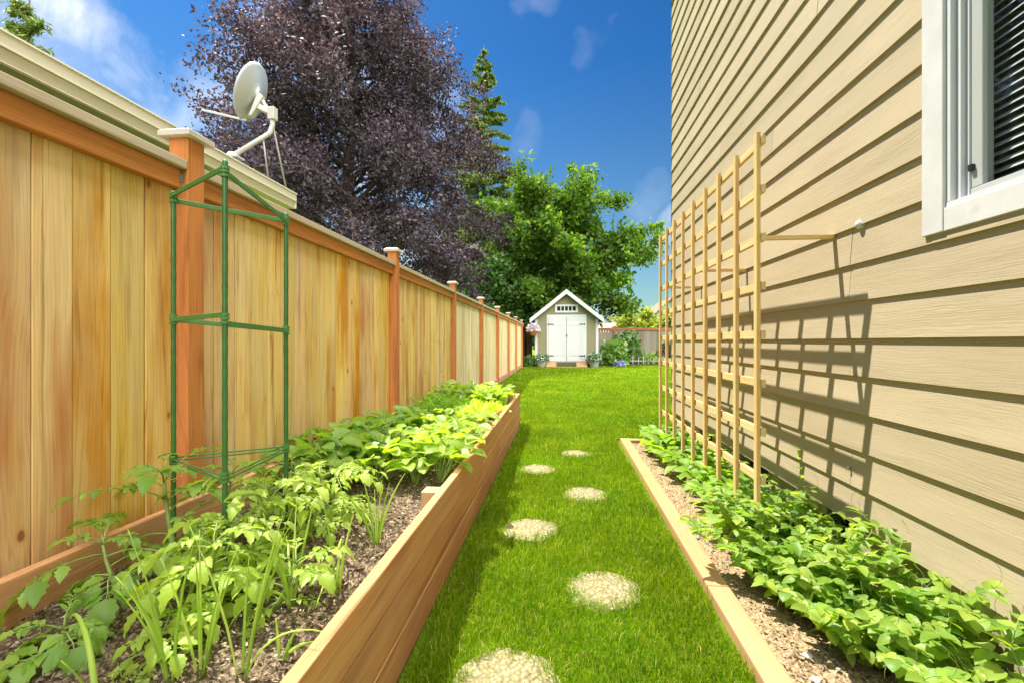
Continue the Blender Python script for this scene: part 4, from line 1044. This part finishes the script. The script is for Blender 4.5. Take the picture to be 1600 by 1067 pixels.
def conifer(name, label, loc, seed, Ht, R0, z0, mat, step, size, per, trunk_r, dens=1.0):
    rg = np.random.default_rng(seed); t = thing(name, label, 'tree', loc); tm = MB()
    tm.tube([Vector((0, 0, z)) for z in np.linspace(-.2, Ht, 10)], [max(.015, trunk_r*(1-i/9.2)) for i in range(10)], 8)
    allP = []; allD = []; z = z0
    while z < Ht-.15:
        f = (Ht-z)/(Ht-z0); nb = int(5+3*f)
        for b in range(nb):
            az = rg.random()*2*PI; L = (R0*f**.95+.14)*(.6+.5*rg.random()); el = .30-.45*f+rg.normal()*.1
            br = grow((0, 0, z+rg.normal()*step*.3), (math.cos(az)*math.cos(el), math.sin(az)*math.cos(el), math.sin(el)), L, 7, .55*f, .07, rg)
            tm.tube([Vector(q) for q in br], [max(.006, trunk_r*.18*(1-.9*i/7)) for i in range(8)], 4, False)
            m = int(per*L*dens)+4; u = .12+.88*rg.random(m)**.8; ii = np.minimum(6, (u*7).astype(int)); 
            q = br[ii]+(br[ii+1]-br[ii])*(u*7-ii)[:, None]
            hang = rg.random(m)**1.6*(.06+.30*f*L*.4)
            side = rg.normal(size=(m, 3)); side[:, 2] = 0; side *= (.06+.11*L*(1-u))[:, None]
            P = q+side; P[:, 2] -= hang; allP.append(P)
            D = np.zeros((m, 3)); D[:, 2] = -1.1; D += (br[-1]-br[0])/max(.1, L)*.9; allD.append(D)
        z += step*(.7+.6*rg.random())
    P = np.concatenate(allP); V, Fc = leafquads(P, size, .22, rg, 0, np.concatenate(allD)*1.2)
    mesh_np('crown', V, Fc, mat, t); tm.build('trunk', M['bark'], t, smooth=True); return len(P)
cnt['con'] = conifer('conifer', 'tall narrow green conifer between the beech and the maple', (-6.05, 36, 0), 21, 24.8, 7.0, 3, M['conifer'], .62, .34, 150, .30)
cnt['con2'] = conifer('conifer', 'conifer with bright needles poking over the gutter at top left', (-10.5, 8.0, 0), 22, 7.9, 2.3, 2.0, M['conifer'], .42, .16, 260, .18)
for x, h in ((4.9, 4.6), (6.4, 5.4), (7.3, 4.4)):
    conifer('distant_conifer', {4.9: 'distant bluish conifer just right of the shed roof', 6.4: 'distant bluish conifer left of the yellow green tree', 7.3: 'lower distant conifer behind the yellow green tree'}[x], (x, 62, 0), int(x*10), h, 1.5, .5, M['fartree'], .4, .35, 40, .1)

# ================================================================== shrubs and pots by the shed
def bush(name, label, cat, loc, r, h, n, size, mat, aspect=.7, seed=1, group=None, flat=0):
    rg = np.random.default_rng(seed); t = thing(name, label, cat, loc, group)
    P = rg.normal(size=(n, 3)); P /= np.linalg.norm(P, axis=1)[:, None]
    k = 1+.22*np.sin(P[:, 0]*5+seed)*np.sin(P[:, 1]*4+seed*2)+.15*np.sin(P[:, 2]*7)
    P *= (k*(.55+.45*rg.random(n)**.5))[:, None]; P[:, 2] = np.abs(P[:, 2])*.96+.04; P *= np.array([r, r, h])
    V, Fc = leafquads(P, size, aspect, rg, .2); mesh_np('foliage', V, Fc, mat, t)
    sm = MB()
    for q in range(7):
        a = q*.9; sm.tube([Vector((0,0,-.05)), Vector((.4*r*math.cos(a), .4*r*math.sin(a), h*.4)), Vector((.7*r*math.cos(a), .7*r*math.sin(a), h*.8))], [.014,.009,.004], 5)
    sm.build('stem', M['bark'], t); return t
bush('broadleaf_shrub', 'big leaved green shrub at the right corner of the shed', 'shrub', (2.45, 21.0, 0), .62, 1.15, 420, .24, M['hosta'], .75, 2)
bush('broadleaf_shrub', 'taller dark green shrub against the weathered fence', 'shrub', (3.25, 22.9, 0), .85, 1.55, 900, .17, M['shrub'], .7, 3)
bush('round_shrub', 'small round bright green shrub below the fence post', 'shrub', (4.25, 22.2, .04), .38, .62, 700, .08, M['dill'], .3, 4)
bush('bronze_shrub', 'dark bronze leaved shrub in front of the weathered fence', 'shrub', (5.25, 22.6, .35), .62, .75, 800, .12, M['redshrub'], .6, 5)
bush('hosta', 'pale variegated hosta at the edge of the mulch bed', 'plant', (5.45, 21.6, .04), .45, .36, 260, .18, M['palehosta'], .45, 6)
bush('dark_shrub', 'dark shrub in the mulch bed seen behind the trellis', 'shrub', (6.7, 22.6, .04), .6, 1.0, 700, .12, M['shrub'], .6, 7)
bush('low_shrub', 'low green shrub between the fence end and the shed', 'shrub', (-1.33, 19.55, 0), .28, .5, 420, .10, M['shrub'], .7, 8)
bush('blue_flowers', 'clump of blue violet flowers at the shed corner', 'flowers', (2.62, 20.45, 0), .28, .26, 300, .075, M['blue'], .9, 9)
def planter(x, y, label, seed):
    t = thing('planter', label, 'planter', (x, y, 0), 'gray planters either side of the shed doors')
    mb = MB(); mb.lathe([(.0, .0), (.17, .0), (.22, .27), (.245, .28), (.245, .32), (.215, .32), (.20, .26), (.0, .26)], (0,0,0), 20); mb.build('pot', M['stonepot'], t, smooth=False)
    rg = np.random.default_rng(seed); n = 300; P = rg.normal(size=(n,3)); P /= np.linalg.norm(P, axis=1)[:,None]; P[:,2] = np.abs(P[:,2]); P *= np.array([.36,.34,.34])*(.5+.5*rg.random((n,1))); P[:,2] += .28
    V, Fc = leafquads(P, .11, .6, rg, .2); mesh_np('foliage', V, Fc, M['shrub'], t)
    P2 = P[:110]*1.06; V, Fc = leafquads(P2, .075, .9, rg, 0); mesh_np('flowers', V, Fc, M['whitepetal'], t)
planter(sx-1.08, sy-.38, 'gray planter of white flowers left of the shed doors', 31)
planter(sx+1.16, sy-.36, 'gray planter of white flowers right of the shed doors', 32)
t = thing('hanging_basket', 'hanging basket of pink flowers at the left shed corner', 'hanging basket', (sx-1.42, sy-.34, 1.58))
mb = MB(); mb.lathe([(.0,-.26), (.08,-.24), (.15,-.14), (.185,0), (.17,0), (.14,-.12), (0,-.2)], (0,0,0), 18); mb.build('basket', M['terracotta'], t, smooth=True)
rg = np.random.default_rng(41); n = 520; P = rg.normal(size=(n,3)); P /= np.linalg.norm(P, axis=1)[:,None]; P[:,2] = np.abs(P[:,2]); P *= np.array([.33,.3,.33])*(.55+.45*rg.random((n,1))); P[:,2] -= .04
V, Fc = leafquads(P, .095, .9, rg, 0); mesh_np('flowers', V, Fc, M['pink'], t)
V, Fc = leafquads(P[:160]*.96, .1, .5, rg, .4); mesh_np('foliage', V, Fc, M['shrub'], t)
mb = MB(); mb.tube([(0,0,.0),(0,0,.42),(.06,.1,.50),(.10,.345,.50)], .006, 6); mb.build('hook', M['black'], t)
pk = thing('picket_edging', 'low white picket edging along the mulch bed', 'edging', (0,0,0))
for i in range(14):
    x = 2.95+.24*i+U(-.03,.03); y = 22.0+U(-.03,.03); mb = MB(); mb.box(x-.012, x+.012, y-.01, y+.01, .02, .36+U(-.05,.05)); mb.build('picket', M['white'], pk)
mb = MB(); mb.box(2.9, 6.15, 22.03, 22.045, .18, .21); mb.build('rail', M['white'], pk)

# ================================================================== sky and sun
SUN = Vector((-.36, .24, .88)).normalized()
w = bpy.data.worlds.new('World'); sc.world = w; w.use_nodes = True
class WT(NT):
    def __init__(s, t): s.t = t; s.n = t.nodes; s.n.clear(); s.out = s.n.new('ShaderNodeOutputWorld')
m = WT(w.node_tree)
sky = m.new('ShaderNodeTexSky', sky_type='NISHITA'); sky.sun_disc = False
sky.sun_elevation = math.asin(SUN.z); sky.sun_rotation = math.atan2(SUN.x, SUN.y) % (2*PI)
sky.air_density = 1.0; sky.dust_density = .4; sky.ozone_density = 2.0; sky.altitude = 50
hs_ = m.new('ShaderNodeHueSaturation'); gm = m.new('ShaderNodeGamma'); m.lk(m.vmath('MULTIPLY', sky.outputs[0], (.22,.22,.22)), gm.inputs[0]); gm.inputs[1].default_value = 1.7; m.lk(gm.outputs[0], hs_.inputs['Color']); hs_.inputs['Saturation'].default_value = SKY_SAT; hs_.inputs['Value'].default_value = SKY_VAL
dirv = m.coord('Generated')
nz = m.new('ShaderNodeTexNoise'); m.lk(dirv, nz.inputs['Vector']); nz.inputs['Scale'].default_value = 5; nz.inputs['Detail'].default_value = 5; nz.inputs['Roughness'].default_value = .6
wv = m.vmath('MULTIPLY', m.vmath('SUBTRACT', nz.outputs['Color'], (.5,.5,.5)), (.22,.22,.22))
dw = m.new('ShaderNodeVectorMath', operation='NORMALIZE'); m.lk(m.vmath('ADD', dirv, wv), dw.inputs[0])
fb = m.noise(dirv, 9, 6, .62, .4)
tot = None
for px, py, rad, amt in ((105,12,60,.9),(165,60,46,.8),(228,100,28,.5),(12,122,40,.35),(262,158,50,.5),(335,140,60,.45),(690,395,80,.9),(560,330,100,.6),(470,120,100,.6),(610,190,100,.65),
                         (932,58,26,.12),(820,216,30,.12),(1035,375,30,.5),(1005,322,36,.14),(845,2,30,.2),(965,500,45,.6),(-300,200,250,.8),(-700,100,330,.9),(1900,250,350,.8),(2600,0,400,.8)):
    c = sky_dir(px, py); dt = m.vmath('DOT_PRODUCT', dw.outputs[0], tuple(c)); a = rad/F
    v = m.math('MULTIPLY', m.maprange(dt, math.cos(a), math.cos(a*.1)), amt)
    tot = v if tot is None else m.math('MAXIMUM', tot, v)
msk = m.math('MULTIPLY', tot, m.maprange(fb, .28, .72), True)
# bright clouds added out of view, overhead and behind the camera, lighting shaded sides
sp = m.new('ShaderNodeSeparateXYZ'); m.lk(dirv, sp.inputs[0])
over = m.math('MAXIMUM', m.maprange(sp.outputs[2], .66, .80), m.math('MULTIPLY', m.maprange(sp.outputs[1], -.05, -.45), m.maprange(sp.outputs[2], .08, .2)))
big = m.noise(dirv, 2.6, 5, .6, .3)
over = m.math('MULTIPLY', over, m.maprange(sp.outputs[0], -.22, .06))   # added bank kept to the house side, to light the fence face
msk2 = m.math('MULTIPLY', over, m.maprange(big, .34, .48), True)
low = m.vmath('MULTIPLY', sky.outputs[0], (.17, .205, .185))
skyc = m.mix(m.maprange(sp.outputs[2], .02, .52, 1, 0), m.vmath('MULTIPLY', hs_.outputs[0], (.85,1.25,1.15)), low)
cl = m.mix(msk2, m.mix(msk, skyc, (2.7,2.75,2.85)), FILL_CLOUD)
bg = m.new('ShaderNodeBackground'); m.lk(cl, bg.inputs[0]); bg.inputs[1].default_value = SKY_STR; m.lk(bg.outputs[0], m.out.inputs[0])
sun = bpy.data.lights.new('sun', 'SUN'); sun.energy = SUN_E; sun.angle = R(.5); sun.color = (1, .95, .86)
so = bpy.data.objects.new('sun', sun); COL.objects.link(so); so.location = SUN*30; so.rotation_euler = (-SUN).to_track_quat('-Z', 'Y').to_euler()
sc.view_settings.view_transform = 'Standard'; sc.view_settings.look = 'None'; sc.view_settings.gamma = 1; sc.view_settings.exposure = EXPO
sc.cycles.use_denoising = True; sc.cycles.max_bounces = 8; sc.cycles.diffuse_bounces = 5; sc.cycles.transparent_max_bounces = 8
sc.cycles.sample_clamp_indirect = 8
try: sc.cycles.denoiser = 'OPENIMAGEDENOISE'; sc.cycles.denoising_prefilter = 'ACCURATE'
except Exception: pass
print('leaf counts', cnt)
